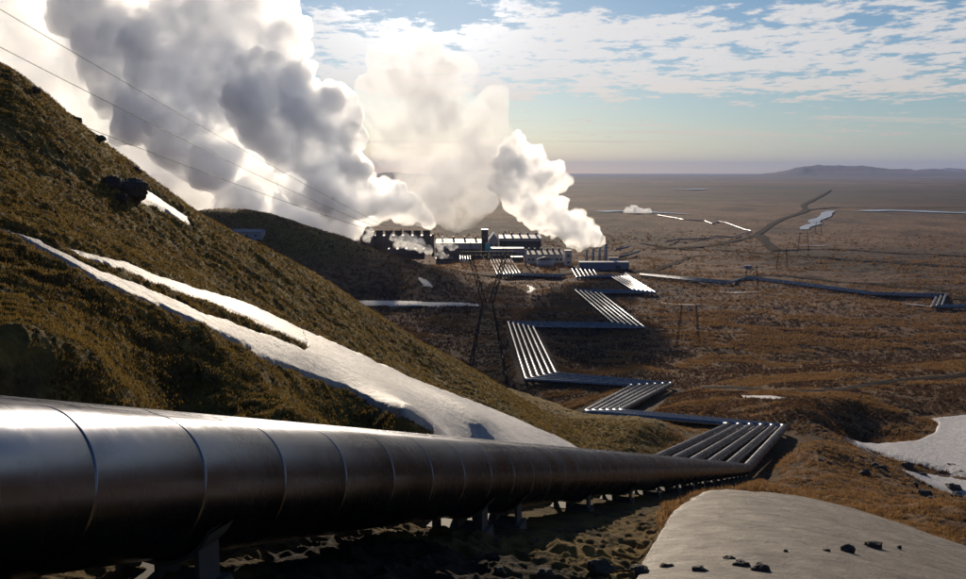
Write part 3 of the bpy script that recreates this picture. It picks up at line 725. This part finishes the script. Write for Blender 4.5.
# ------------------------------------------------------------------ tracks, water (draped ribbons)
def ribbon(name, pxs, width, mat, kind='structure', off=.12, wj=.25, label=None, cat=None, closed=False):
    P = [onplain(*p) for p in pxs]; pts = []
    for i in range(len(P)-1):
        n_ = max(2, int(np.linalg.norm(P[i+1]-P[i])/max(4, np.linalg.norm(P[i])*.012)))
        # Catmull-Rom
        p0 = P[max(i-1,0)]; p1 = P[i]; p2 = P[i+1]; p3 = P[min(i+2,len(P)-1)]
        for q in range(n_):
            t = q/n_; pts.append(.5*((2*p1)+(-p0+p2)*t+(2*p0-5*p1+4*p2-p3)*t*t+(-p0+3*p1-3*p2+p3)*t**3))
    pts.append(P[-1]); pts = np.array(pts); d = np.gradient(pts[:,:2], axis=0); d /= np.linalg.norm(d, axis=1)[:,None]+1e-9
    nx = np.stack([-d[:,1], d[:,0]], 1); V = []; nw = 6
    for i, p in enumerate(pts):
        wi = width if not hasattr(width, '__len__') else np.interp(i/(len(pts)-1), np.linspace(0,1,len(width)), width)
        for k in range(nw):
            s = (k/(nw-1)-.5)*wi
            j = 1+wj*float(vnoise(np.array([i*.35]), np.array([k//3*9.+len(pxs)]))[0])
            x, y = p[0]+nx[i,0]*s*j, p[1]+nx[i,1]*s*j
            V.append((x, y, max(groundz(x, y), 0 if name in ('lake',) else -99)+off+math.hypot(x,y)*.0004))
    Fc = [(i*nw+k, i*nw+k+1, (i+1)*nw+k+1, (i+1)*nw+k) for i in range(len(pts)-1) for k in range(nw-1)]
    o = npmesh(name, V, Fc, mat); tag(o, label, cat, None, kind); return o
M['water'] = simple('lagoon_water', (.30,.36,.44), .25, spec=.8, var=.1, scale=.05)
M['pale'] = simple('pale_silica', (.55,.55,.56), .4, var=.2, scale=.1)
ribbon('dirt_track', [(832,190),(816,198),(804,205),(806,211),(790,217),(775,223),(758,234),(735,241),(700,246),(650,247)], [3,9,12,11,10,8,7,7,7], M['road'])
ribbon('dirt_track', [(757,235),(765,241),(772,248),(779,250.5)], [13,9,13], M['road'])
ribbon('dirt_track', [(640,243),(690,248),(720,249.5),(780,254),(850,260),(966,268),(1060,275)], [5,6,7,8,9,9], M['road'])
ribbon('dirt_track', [(560,275),(610,273.5),(640,271.5),(680,277.5),(726,281.5),(760,280),(798,284),(831,289),(870,294.5),(920,297),(966,299),(1080,304)], [9,8,10,12,12,12], M['road'])
ribbon('dirt_track', [(655,271),(675,264),(692,256),(720,254),(760,257)], [5,4,4], M['road'])
ribbon('dirt_track', [(806,210.5),(840,208),(880,208.5),(966,207),(1060,207)], [16,10,10], M['road'])
ribbon('dirt_track', [(735,277),(780,277),(830,281),(900,287),(966,291),(1060,296)], [5,6,7], M['road'])
ribbon('dirt_track', [(780,250),(830,249),(900,253),(966,256)], [6,7,6], M['road'])
ribbon('dirt_track', [(440,276),(500,276),(540,277),(575,274),(610,272)], [6,7,8], M['road'])
ribbon('stream', [(804,230),(808,226.5),(816,224),(813,222.3),(821,219),(826,215),(831,212)], [8,14,12,16,14], M['pale'], off=.3)
ribbon('lake', [(868,212.5),(890,211.5),(930,213),(975,213.6),(1040,212)], [30,50,38,46,30], M['water'], off=.5)
ribbon('lagoon', [(602,212.5),(620,212),(640,212.4),(690,215)], [30,40,24,10], M['water'], off=.5)
ribbon('lagoon', [(676,190),(690,190.5),(704,189.5)], [40,70,30], M['water'], off=1.2)
for i, (px, w, lab) in enumerate((([(717,292.5),(735,293.5),(760,293)], 2.4, 'thin snow sliver on the plain just below the small loop of grey pipes'),
                    ([(661,303),(680,305),(700,305.5)], 2.2, 'thin snow sliver beside the nearest twin-legged pylon'),
                    ([(905,305),(920,306),(931,307.3)], 3.2, 'short snow sliver left of the three short bright pipes on the far right'),
                    ([(795,245),(815,246),(830,245.5)], 4, 'tiny snow sliver out on the plain beyond the twin-legged pylons'))):
    ribbon('snow_patch', px, [.4*w, w, .8*w, .3*w], M['snow'], kind=None, off=.25, label=lab, cat='snow patch')
# near track
def dribbon(name, pts, width, mat):
    Q = [hit(*p) for p in pts]; P = []
    for i in range(len(Q)-1):
        for t in np.linspace(0,1,24,endpoint=False): P.append(Q[i]*(1-t)+Q[i+1]*t)
    P.append(Q[-1]); P = np.array(P); k = np.ones(9)/9
    P[:,0] = np.convolve(np.pad(P[:,0],4,'edge'),k,'valid'); P[:,1] = np.convolve(np.pad(P[:,1],4,'edge'),k,'valid')
    d = np.gradient(P[:,:2],axis=0); d /= np.linalg.norm(d,axis=1)[:,None]; V = []
    for i, p in enumerate(P):
        for s in np.linspace(-.5,.5,7):
            x = p[0]-d[i,1]*s*width; y = p[1]+d[i,0]*s*width; V.append((x,y,groundz(x,y)+.22-.35*abs(s)))
    Fc = [(i*7+k_, i*7+k_+1, (i+1)*7+k_+1, (i+1)*7+k_) for i in range(len(P)-1) for k_ in range(6)]
    tag(npmesh(name, V, Fc, mat, smooth=True), kind='structure')
dribbon('dirt_track', [(700,388),(760,390),(814,392),(863,386.5),(896,381),(966,375),(1020,372)], 4.0, M['road'])

# ------------------------------------------------------------------ more pipes on the plain
def pipes(outl, outr, n_, rad, z, label, group, name='steam_pipe', each=None, seg=10):
    A = [onplain(*p, z) for p in outl]; B = [onplain(*p, z) for p in outr]
    for k in range(n_):
        t = k/max(1, n_-1); pts = [a*(1-t)+b*t for a, b in zip(A, B)]
        for p in pts: p[2] = max(p[2], groundz(p[0], p[1])+rad+.3)
        o = pipe_mesh(name, pts, rad, seg, bend=1.2, mat=M['dullpipe'])
        tag(o, each[k] if each else label, 'pipe', group)
ordn = ['first','second','third','fourth','fifth','sixth','seventh','eighth']
pipes([(490.3,259.7),(497.5,274.8),(560,277)], [(510.8,259.7),(520,273.2),(566,275)], 8, .42, 1.2, None, 'eight parallel pipes behind the tall lattice pylon', each=[f'{q} from the left of the eight slanting bright pipes behind the tall lattice pylon' for q in ordn])
pipes([(460,255.8),(460.5,262.5)], [(470,255.8),(471,262)], 5, .45, 1.6, None, 'short pipes left of the lattice pylon top', each=[f'{q} from the left of five short pale pipes left of the lattice pylon top' for q in ordn[:5]])
pipes([(574,268),(579,272.5)], [(590,268),(595,272.5)], 4, .45, 1.4, None, 'short slanting pipes below the chimneys', each=[f'{q} from the left of four short slanting pipes below the chimneys' for q in ordn[:4]]) if False else None
pipes([(640,275.5),(726,284),(743,278.5),(800,285.2),(870,294.5),(936.5,297),(931.5,307),(1100,310)], [(640,274),(731,281.7),(748,276.6),(806,283.8),(876,293),(946,294.5),(942,305),(1100,307)], 3, .5, 1.2, None,
      'pipes running along the dark track on the right', each=[f'{q} of three pipes along the dark track to the right edge' for q in ('nearest','middle','farthest')])
pipes([(666.6,241.8),(675,239.7),(710,238),(716,236),(733,237.2),(751,230.8),(744,229.3),(726.6,223),(718,221.6),(712,223.7),(705,221),(694.5,220.6),(684,219.6),(658,215)], [(666.6,241.8),(675,239.7),(710,238),(716,236),(733,237.2),(751,230.8),(744,229.3),(726.6,223),(718,221.6),(712,223.7),(705,221),(694.5,220.6),(684,219.6),(658,215)], 1, .55, 1.2, 'distant pipeline zigzagging across the plain from the lone steam puff', None)
pipes([(614,259),(640,251)], [(614,259),(640,251)], 1, .8, 1.6, 'long straight grey pipe slanting away right of the chimneys', None)
pipes([(617,249.6),(629,246.2)], [(617,249.6),(629,246.2)], 1, .8, 1.6, 'shorter grey pipe behind the chimneys, beyond the long slanting one', None)

# ------------------------------------------------------------------ buildings of the works
def bldg(name, label, px0, px1, pyb, pyt, ln, wall, roof, kind='flat', win=0, rows=1, wsize=(1.6,1.2), door=False, vents=0, rot=0, zb=None, cat='building', band=None, pitch=.12):
    a = onplain(px0, pyb); b = onplain(px1, pyb); w = b[0]-a[0]; dep = a[1]*CP+(EYE)*SP
    h = (pyb-pyt)/F*dep*1.01; cx = (a[0]+b[0])/2; cy = a[1]
    z0 = groundz(cx, cy) if zb is None else zb
    r = empty(name, (cx, cy, min(z0, 0)-.2 if zb is None else zb), rot); tag(r, label, cat); h += .2
    m = MB(); hw = w/2
    if kind == 'gable':
        hh = h*.72
        m.prism([(-hw,0),(hw,0),(hw,hh),(0,h),(-hw,hh)], 0, ln); m.build('wall', M[wall], r)
        q = MB(); o_ = .35
        for s in (-1, 1):
            q.add([(0,-o_,h+.05),(s*(hw+o_),-o_,hh-.1),(s*(hw+o_),ln+o_,hh-.1),(0,ln+o_,h+.05),(0,-o_,h+.3),(s*(hw+o_),-o_,hh+.15),(s*(hw+o_),ln+o_,hh+.15),(0,ln+o_,h+.3)],
                  [(0,1,2,3),(4,7,6,5),(0,4,5,1),(1,5,6,2),(2,6,7,3),(3,7,4,0)])
        rf = q.build('roof', M[roof], r)
    elif kind == 'ridge':       # ridge parallel to the facade
        hh = h*(1-pitch)
        m.box(-hw,hw,0,ln,0,hh-.02); m.build('wall', M[wall], r)
        q = MB(); q.add([(-hw-.4,-.4,hh),(hw+.4,-.4,hh),(hw+.4,ln+.4,hh),(-hw-.4,ln+.4,hh),(-hw-.4,ln/2,h),(hw+.4,ln/2,h)],
              [(0,3,2,1),(0,1,5,4),(2,3,4,5),(1,2,5),(3,0,4)]); rf = q.build('roof', M[roof], r)
    else:
        m.box(-hw,hw,0,ln,0,h-.45); m.build('wall', M[wall], r)
        q = MB(); q.box(-hw-.12,hw+.12,-.12,ln+.12,h-.45,h); rf = q.build('roof', M[roof], r)
    hh = h*(.7 if kind == 'gable' else 1-pitch-.06 if kind == 'ridge' else .88)
    if band:
        q = MB(); z1, z2, mt = band; q.box(-hw*.97,hw*.97,-.08,-.003,h*z1,h*z2); q.build('cladding_band', M[mt], r)
    if win:
        for rw in range(rows):
            zc_ = hh*(rw+.62)/(rows+.15)
            for i in range(win):
                xc = -hw+w*(i+.5)/win
                f = MB(); a_, b_ = wsize[0]/2, wsize[1]/2
                for x0,x1,zz0,zz1 in ((-a_-.12,a_+.12,b_,b_+.12),(-a_-.12,a_+.12,-b_-.12,-b_),(-a_-.12,-a_,-b_,b_),(a_,a_+.12,-b_,b_)): f.box(xc+x0,xc+x1,-.16,-.004,zc_+zz0,zc_+zz1)
                fo = f.build('window', M['palewall'], r)
                g_ = MB(); g_.box(xc-a_,xc+a_,-.09,-.006,zc_-b_,zc_+b_); g_.build('pane', M['glass'], fo)
    if door:
        d_ = MB(); d_.box(hw*.45,hw*.45+3.2,-.10,-.005,0.2,min(3.8,h*.6)); d_.build('door', M['darkwall'], r)
    for i in range(vents):
        v_ = MB(); xc = -hw+w*(i+.5)/vents; v_.bar((xc,ln*.5,h-.4),(xc,ln*.5,h+1.3),.8,.8,10); v_.bar((xc,ln*.5,h+1.3),(xc,ln*.5,h+1.7),1.1,.6,10); v_.build('roof_vent', M['greyroof'], rf)
    return r
bldg('industrial_hall', 'long dark hall with a blue-grey upper wall left of the dark tower', 436, 481, 253, 231.5, 34, 'darkwall', 'brownwall', 'ridge', win=12, rows=1, band=(.62,.86,'bluewall'), vents=4, door=True)
bldg('service_tower', 'narrow dark tower standing above the halls in the middle of the works', 481.5, 488, 252, 222.5, 9, 'darkwall', 'darkroof', win=1, rows=4, cat='tower')
bldg('gabled_hall', 'small pale building with a white gable right beside the dark tower', 489, 498.5, 251, 227.5, 24, 'palewall', 'pale', 'gable', win=2, rows=2, door=True)
bldg('turbine_hall', 'big dark turbine hall with a pale blue roof under the edge of the white plume', 499.5, 541, 250, 231, 30, 'darkwall', 'bluewall', 'ridge', win=10, rows=1, vents=5, band=(.75,.82,'palewall'))
bldg('control_building', 'long low building with pale blue wall and window row in front of the turbine hall', 490, 524, 256, 246, 11, 'bluewall', 'palewall', win=11, rows=1, band=(.0,.28,'darkwall'), vents=0)
bldg('turbine_hall', 'grey hall with rounded roof vents to the right behind the drum-shaped tank', 527, 563, 264, 252, 22, 'palewall', 'brownwall', 'ridge', win=9, rows=1, vents=6, pitch=.2)
bldg('service_block', 'tall plain pale block at the right end of the grey hall', 565, 571.7, 266, 250.8, 9, 'palewall', 'greyroof', win=1, rows=2)
bldg('pump_house', 'long low blue-grey building at the foot of the four chimneys', 579.5, 629, 270.3, 262.2, 8, 'bluewall', 'bluewall', win=0, door=True)
bldg('workshop', 'low dark building between the thin stack and the long dark hall', 436, 452, 257, 249, 12, 'darkwall', 'brownwall', 'ridge', win=4, vents=2)
bldg('storage_shed', 'low blue-grey shed left of the cooling towers behind the second hill', 345, 366, 249, 241.5, 12, 'bluewall', 'palewall', win=5)
bldg('storage_shed', 'small grey shed alone on the plain near the loop of grey pipes', 744.5, 752, 269, 265.8, 4, 'palewall', 'bluewall', door=False, win=2, wsize=(.8,.5))
bldg('site_office', 'small dark block beside the white gable at the front of the works', 511, 523, 262, 257, 8, 'brownwall', 'greyroof', win=4, wsize=(1.2,.8))
bldg('switch_house', 'small pale box right behind the three tallest chimneys', 609, 619, 262, 257.5, 6, 'palewall', 'greyroof', win=2, wsize=(1,.8))
# teal tank at the tower foot
t0 = onplain(487.5, 252); r = empty('tank', (t0[0], t0[1]-8, 0)); tag(r, 'teal blue tank at the foot of the dark service tower', 'tank')
m = MB(); m.bar((0,0,-.2),(0,0,7.),1.8,1.8,16); m.build('shell', M['teal'], r); m = MB(); m.bar((0,0,7.01),(0,0,8.),1.9,.4,16); m.build('lid', M['palewall'], r)
# drum tank with conical roof
t0 = onplain(546, 268); r = empty('drum_tank', (t0[0], t0[1]+6, 0)); tag(r, 'squat grey drum-shaped tank with a low conical roof in front of the grey hall', 'tank')
m = MB(); m.bar((0,0,-.2),(0,0,5.),5.6,5.6,28); m.build('shell', M['palewall'], r); m = MB(); m.bar((0,0,5.01),(0,0,6.8),5.8,.3,28); m.build('roof', M['brownwall'], r)
# thin column
for px, pb, pt, rr_, lab, mt in ((525.7,267,250,.75,'thin white column at the left end of the grey hall','palewall'),(433,256,234.5,.9,'thin dark stack in front of the cooling towers, steam at its top','darkwall'),
                       (586.5,264.5,250.3,.95,'shortest and leftmost of the four chimneys','stack'),(593,264.5,248.8,1.0,'second chimney from the left above the low blue-grey building','stack'),
                       (599.4,264.5,247.6,1.0,'third chimney from the left, just under the white plume','stack'),(605.5,264.5,244.4,1.25,'tallest rightmost chimney with a dark rim','stack')):
    p = onplain(px, pb); h = (pb-pt)/F*p[1]; r = empty('chimney', (p[0], p[1], 0)); tag(r, lab, 'chimney')
    if mt == 'stack': r['group'] = 'row of four chimneys'
    m = MB(); m.bar((0,0,-.3),(0,0,h),rr_*1.05,rr_*.92,20); m.build('shaft', M[mt], r)
    m = MB(); m.bar((0,0,h+.004),(0,0,h+.5),rr_*1.12,rr_*1.12,20); m.build('rim', M['darkwall'], r)
    m = MB(); m.bar((0,-rr_*1.08,1),(0,-rr_*1.02,h-.6),.07); 
    for q in range(int(h/1.2)): m.box(-.25,.25,-rr_*1.15,-rr_*1.10,1+q*1.2,1.08+q*1.2)
    m.build('ladder', M['steel'], r)
# cooling tower banks
def cooling(px0, px1, pyb, pyt, ln, n_, label):
    a = onplain(px0, pyb); b = onplain(px1, pyb); w = b[0]-a[0]; h = (pyb-pyt)/F*a[1]
    r = empty('cooling_tower', ((a[0]+b[0])/2, a[1], 0)); tag(r, label, 'cooling tower'); hb_ = h*.78; hw = w/2
    m = MB(); m.box(-hw,hw,0,ln,-.3,hb_*.5)
    m.add([(-hw-.5,-.7,hb_*.5+.01),(hw+.5,-.7,hb_*.5+.01),(hw+.5,ln+.7,hb_*.5+.01),(-hw-.5,ln+.7,hb_*.5+.01),(-hw,0,hb_),(hw,0,hb_),(hw,ln,hb_),(-hw,ln,hb_)],[(0,3,2,1),(4,5,6,7),(0,1,5,4),(1,2,6,5),(2,3,7,6),(3,0,4,7)])
    m.build('casing', M['darkwall'], r)
    m = MB()
    for i in range(n_+1): xx = -hw+w*i/n_; m.box(xx-.2,xx+.2,-.95,-.72,0,hb_)
    for q in range(5): m.box(-hw,hw,-.16,-.01,hb_*(.06+q*.085),hb_*(.075+q*.085))
    m.build('louvre', M['brownwall'], r)
    for i in range(n_):
        f = MB(); xc = -hw+w*(i+.5)/n_; R0 = min(w/n_*.42, ln*.42)
        f.bar((xc,ln/2,hb_+.01),(xc,ln/2,hb_+h*.10),R0,R0*.86,18,cap=False); f.bar((xc,ln/2,hb_+h*.10),(xc,ln/2,h),R0*.86,R0*1.0,18,cap=False); f.bar((xc,ln/2,hb_+h*.06),(xc,ln/2,hb_+h*.08),R0*.8,R0*.8,18)
        f.build('fan_stack', M['darkroof'], r)
cooling(374, 431, 252, 231, 12, 6, 'rear row of dark cooling towers under the big plume')
cooling(388, 424, 259, 246, 10, 4, 'front row of dark cooling towers half hidden by steam puffs')
cooling(361, 373, 253, 226, 12, 1, 'tall single dark cooling tower left of the two rows')
# buildings on the second hill
for px, py, w, ln, h, rot, lab in ((247,239,15,6,2.6,-.1,'low building with long blue-grey roof on the second hill behind the mossy slope'),(251,245.5,5,3,2,.3,'tiny pale hut just below the long roof on the second hill')):
    p = hit(px, py, 180); r = empty('hillside_building', (p[0], p[1], groundz(p[0], p[1])-.8), rot); tag(r, lab, 'building')
    m = MB(); m.box(-w/2,w/2,0,ln,-1.5,h+.5); m.build('wall', M['palewall'], r)
    m = MB(); m.add([(-w/2-.4,-.4,h+.51),(w/2+.4,-.4,h+.51),(w/2+.4,ln+.4,h+.51),(-w/2-.4,ln+.4,h+.51),(-w/2-.4,ln/2,h+2.0),(w/2+.4,ln/2,h+2.0)],[(0,3,2,1),(0,1,5,4),(2,3,4,5),(1,2,5),(3,0,4)]); m.build('roof', M['bluewall'], r)
    for q in range(3):
        m = MB(); m.box(-w*.3+q*w*.3-.4,-w*.3+q*w*.3+.4,-.06,-.004,1.,2.); m.build('window', M['glass'], r)

# ------------------------------------------------------------------ pylons and wires
def lat(m, a, b, wa, wb, n_, r):      # square lattice mast between a and b with half-widths wa, wb
    a = Vector(a); b = Vector(b); d = (b-a).normalized(); s = Vector((1,0,0)) if abs(d.x) < .7 else Vector((0,0,1)); t = d.cross(s).normalized(); s = t.cross(d).normalized()
    def c(k, q):
        w = wa+(wb-wa)*k; p = a.lerp(b, k); return p+s*w*(1,1,-1,-1)[q]+t*w*(1,-1,-1,1)[q]
    for q in range(4): m.bar(c(0,q), c(1,q), r)
    ks = [1-(1-k/n_)**1. for k in range(n_+1)]
    for i in range(n_):
        for q in range(4):
            q2 = (q+1)%4; m.bar(c(ks[i],q), c(ks[i+1],q2), r*.6); m.bar(c(ks[i],q2), c(ks[i+1],q), r*.6); m.bar(c(ks[i+1],q), c(ks[i+1],q2), r*.6)
def insul(parent, x, z, ln=1.9, r=.11):
    for s in (-1, 1):
        m = MB(); a = Vector((x+s*1.3,0,z)); b = Vector((x,0,z-ln))
        for k in range(9):
            p = a.lerp(b, .1+.8*k/9); q = a.lerp(b, .1+.8*k/9+.05); m.bar(p, q, r, r*.5, 8)
        m.bar(a, b, .03); m.build('insulator', M['glassins'], parent)
def big_pylon():
    x, y = (487.5-CX)/F*235, 235-8; z0 = groundz(x, y)-.3; r = empty('lattice_pylon', (x, y, z0), .08); H = 43.4-z0
    tag(r, 'tall dark lattice pylon standing behind the mossy slope in front of the works', 'pylon')
    W = H*.64; A_ = H*.925
    m = MB(); ra = .10
    def leg(k): return 6.3+(1.2-6.3)*k
    lv = [0,.19,.36,.51,.64,.75,.84,.92,1.]
    def c(k, q): w = leg(k); return Vector(((1,1,-1,-1)[q]*w, (1,-1,-1,1)[q]*w*.9, W*k))
    for q in range(4):
        lg = MB(); lg.bar(c(0,q), c(1,q), .17, .14); lg.build('leg', M['darksteel'], r)
    for i in range(8):
        for q in range(4):
            q2 = (q+1)%4; m.bar(c(lv[i],q), c(lv[i+1],q2), .10); m.bar(c(lv[i],q2), c(lv[i+1],q), .10)
            m.bar(c(lv[i+1],q), c(lv[i+1],q2), .08)
            if i < 3:
                h_ = (lv[i]+lv[i+1])/2; mid = (c(h_,q)+c(h_,q2))/2; m.bar(c(h_,q), mid, .05); m.bar(c(h_,q2), mid, .05)
    m.build('bracing', M['darksteel'], r)
    m = MB(); lat(m, (-.75,0,W), (-4.3,0,A_), .5, .45, 7, .10); lat(m, (.75,0,W), (4.3,0,A_), .5, .45, 7, .10); m.build('window_frame', M['darksteel'], r)
    m = MB(); lat(m, (-6.6,0,A_+.35), (6.6,0,A_+.35), .42, .42, 12, .08)
    for s in (-1,1): m.bar((s*4.1-.4,0,A_+.8),(s*4.1,0,H),.08); m.bar((s*4.1+.4,0,A_+.8),(s*4.1,0,H),.08)
    m.build('crossarm', M['darksteel'], r)
    for xx in (-5.2,0,5.2): insul(r, xx, A_-.05, 2.2, .16)
    mw = Matrix.Translation((x,y,z0))@Matrix.Rotation(.08,4,'Z')
    return [mw@Vector((xx,0,A_-2.3)) for xx in (-5.2,0,5.2)], [mw@Vector((s*4.1,0,H)) for s in (-1,1)]
att, tips = big_pylon()
def wire(a, b, sag, rad, label, group='power line conductors'):
    a = Vector(a); b = Vector(b); n_ = 60; V = []; Fc = []
    for i in range(n_+1):
        t = i/n_; p = a.lerp(b, t)-Vector((0,0,4*sag*t*(1-t)))
        for k in range(5):
            V.append((p.x+rad*math.cos(k*1.2566)*.7, p.y+rad*math.cos(k*1.2566)*.7, p.z+rad*math.sin(k*1.2566)))
    for i in range(n_):
        for k in range(5): Fc.append((i*5+k, i*5+(k+1)%5, (i+1)*5+(k+1)%5, (i+1)*5+k))
    o = npmesh('power_line', V, Fc, M['wire'], smooth=True); tag(o, label, 'wire', group)
wl = ['highest of the three power lines crossing the steam towards the upper left', 'middle of the three power lines crossing the steam towards the upper left', 'lowest of the three power lines, coming down past the near ridge']
for (a, e, sg, lb) in zip(att, ((-200,-110,62),(-200,-58,62),(-200,12,62)), (1.5,2.6,2.4), wl): wire(a, pix(*e), sg, .03, lb)
def hframe(px, pyb, pyt, lab, dep=None, hw=None):
    p = onplain(px, pyb); h = (pyb-pyt)/F*p[1]; z0 = groundz(p[0], p[1])
    r = empty('twin_leg_pylon', (p[0], p[1], z0-.4), .3); tag(r, lab, 'pylon', 'twin-legged pylons out on the plain'); w = hw or h*.24
    for s in (-1, 1):
        m = MB(); lat(m, (s*w*1.3,0,0), (s*w*.8,0,h), .34, .18, 7, .038); m.build('leg', M['darksteel'], r)
    m = MB(); lat(m, (-w*2.1,0,h*.93), (w*2.1,0,h*.93), .2, .2, 10, .035); m.build('crossarm', M['darksteel'], r)
    m = MB(); m.bar((-w*1.1,0,h*.45),(w*.9,0,h*.85),.05); m.bar((w*1.1,0,h*.45),(-w*.9,0,h*.85),.05); m.build('bracing', M['darksteel'], r)
    for xx in (-w*1.9, 0, w*1.9):
        m = MB(); m.bar((xx,0,h*.91),(xx,0,h*.80),.12,.12,8); m.build('insulator', M['glassins'], r)
    return [Vector((p[0]+xx*math.cos(.3), p[1]+xx*math.sin(.3), z0+h*.79)) for xx in (-w*1.9, 0, w*1.9)]
pts_ = [hframe(*a) for a in ((688,345,303,'nearest twin-legged pylon, on the dark patch right of the zigzag pipes'),(751,292,265,'twin-legged pylon beside the loop of grey pipes'),
   (782,269,248,'twin-legged pylon just beyond the dark track on the right'),(803,252,230,'twin-legged pylon left of the pale winding stream'),(818,234,221,'farthest twin-legged pylon, right of the pale winding stream'))]
for q, (a, b) in enumerate(zip(pts_[:-1], pts_[1:])):
    for k in range(3): wire(a[k], b[k], 3., .035, 'thin power line between the twin-legged pylons on the plain', 'thin wires of the plain pylons')

# ------------------------------------------------------------------ rocks
def rock(px, py, rpx, label, group=None, d0=4., sq=(1,1,.7), sink=.25, seed=0, dep=None, lift=0.):
    p = hit(px, py, d0) if dep is None else pix(px, py, dep)
    if dep is not None: p[2] = groundz(p[0], p[1])
    dd = np.linalg.norm(p-np.array([0,0,EYE])); r = rpx/F*dd; v, f = ICO[5 if rpx > 9 else 4 if rpx > 4 else 3]; v = v.copy()
    rn = np.random.default_rng(seed+int(px)); 
    for _ in range(9):                                   # chop facets
        d = rn.normal(size=3); d /= np.linalg.norm(d); k = rn.uniform(.62,.9); s = v@d; v = v-np.outer(np.maximum(s-k,0), d)
    v += v*(fbm(v[:,0]*1.8+px, v[:,1]*1.8, v[:,2]*1.8, o=5, seed=seed, gain=.65)*.5)[:,None]
    v = v*np.array(sq)*r
    o = npmesh('rock', v, f, M['rock']); o.location = (p[0], p[1], p[2]+lift+r*sq[2]*(.5-sink)); o.rotation_euler.z = rn.uniform(0,6)
    tag(o, label, 'rock', group)
rock(126, 190, 15, 'big dark boulder on the ridge beside the small bright snow patch', d0=20, sq=(1.35,1,.75), sink=.4, seed=5)
rock(111, 184, 9, 'lower crag left of the big dark boulder on the ridge', 'crags along the near ridge', d0=20, seed=6, sink=.35, sq=(1.3,1,.8))
rock(119, 199, 8, 'small crag just below the big dark boulder', 'crags along the near ridge', d0=20, seed=7, sink=.35)
for i, (px, py, rp, lab) in enumerate(((34,91,6,'dark rock knob high on the ridge at the left edge'),(98,139,6,'dark rock knob on the ridge above the big boulder'),(136,170,5,'small dark knob on the ridge just right above the big boulder'),(76,120,5,'small dark crag on the ridge halfway to the left edge'))):
    rock(px, py, rp, lab, 'crags along the near ridge', d0=20, seed=i+10, sink=.55)
for i, (px, py, rp, lab) in enumerate(((730,563,7,'dark rock at the left foot of the snow mound, leftmost of three'),(742,568,8,'dark rock at the foot of the snow mound, middle of three'),(760,573,9,'dark rock at the foot of the snow mound, rightmost of three'),
      (848,556,6,'dark stone lying on the lower snow mound, left of the largest'),(874,553,8,'largest dark stone lying on the lower snow mound'),(826,557,4,'small dark stone at the left of the row on the snow mound'),(786,557,2.5,'tiny dark stone alone on the snow mound'),(899,552,2.5,'tiny dark stone right of the largest one on the snow mound'),
      (600,573,12,'dark rounded rock at the bottom edge under the pipe end'),(640,577,11,'dark rock at the bottom edge left of the snow mound'),(668,571,7,'smaller dark rock against the left side of the snow mound'),(545,577,9,'dark rock at the bottom edge below the middle of the pipe'),(500,573,6,'small dark rock at the bottom edge below the pipe supports'),(700,576,9,'dark rock at the bottom edge between two others left of the mound'))):
    rock(px, py, rp, lab, 'rocks around the snow mound', seed=i+20, sink=.0, lift=.06 if px > 770 else .0)
rn = random.Random(4)
for i in range(26):
    rock(rn.uniform(858,964), 462+rn.random()**.8*44, rn.uniform(2,6.5), 'dark rock among others in the right gully between the snow patches', 'dark rocks in the right gully', d0=90, sink=.05, seed=40+i)
for i in range(30):
    t = rn.uniform(0,1); rock(420+t*180, 562-t*50+rn.uniform(-5,16), rn.uniform(1,3), 'small dark stone on the shaded ground below the pipe', 'loose stones below the pipe', d0=6, seed=90+i)
for i, (px, py) in enumerate(((272,366),(240,352),(262,371),(220,333),(305,366))):
    rock(px, py, 2.4, 'small dark stone poking out of the long snow streak', 'stones in the long snow streak', d0=15, seed=150+i)
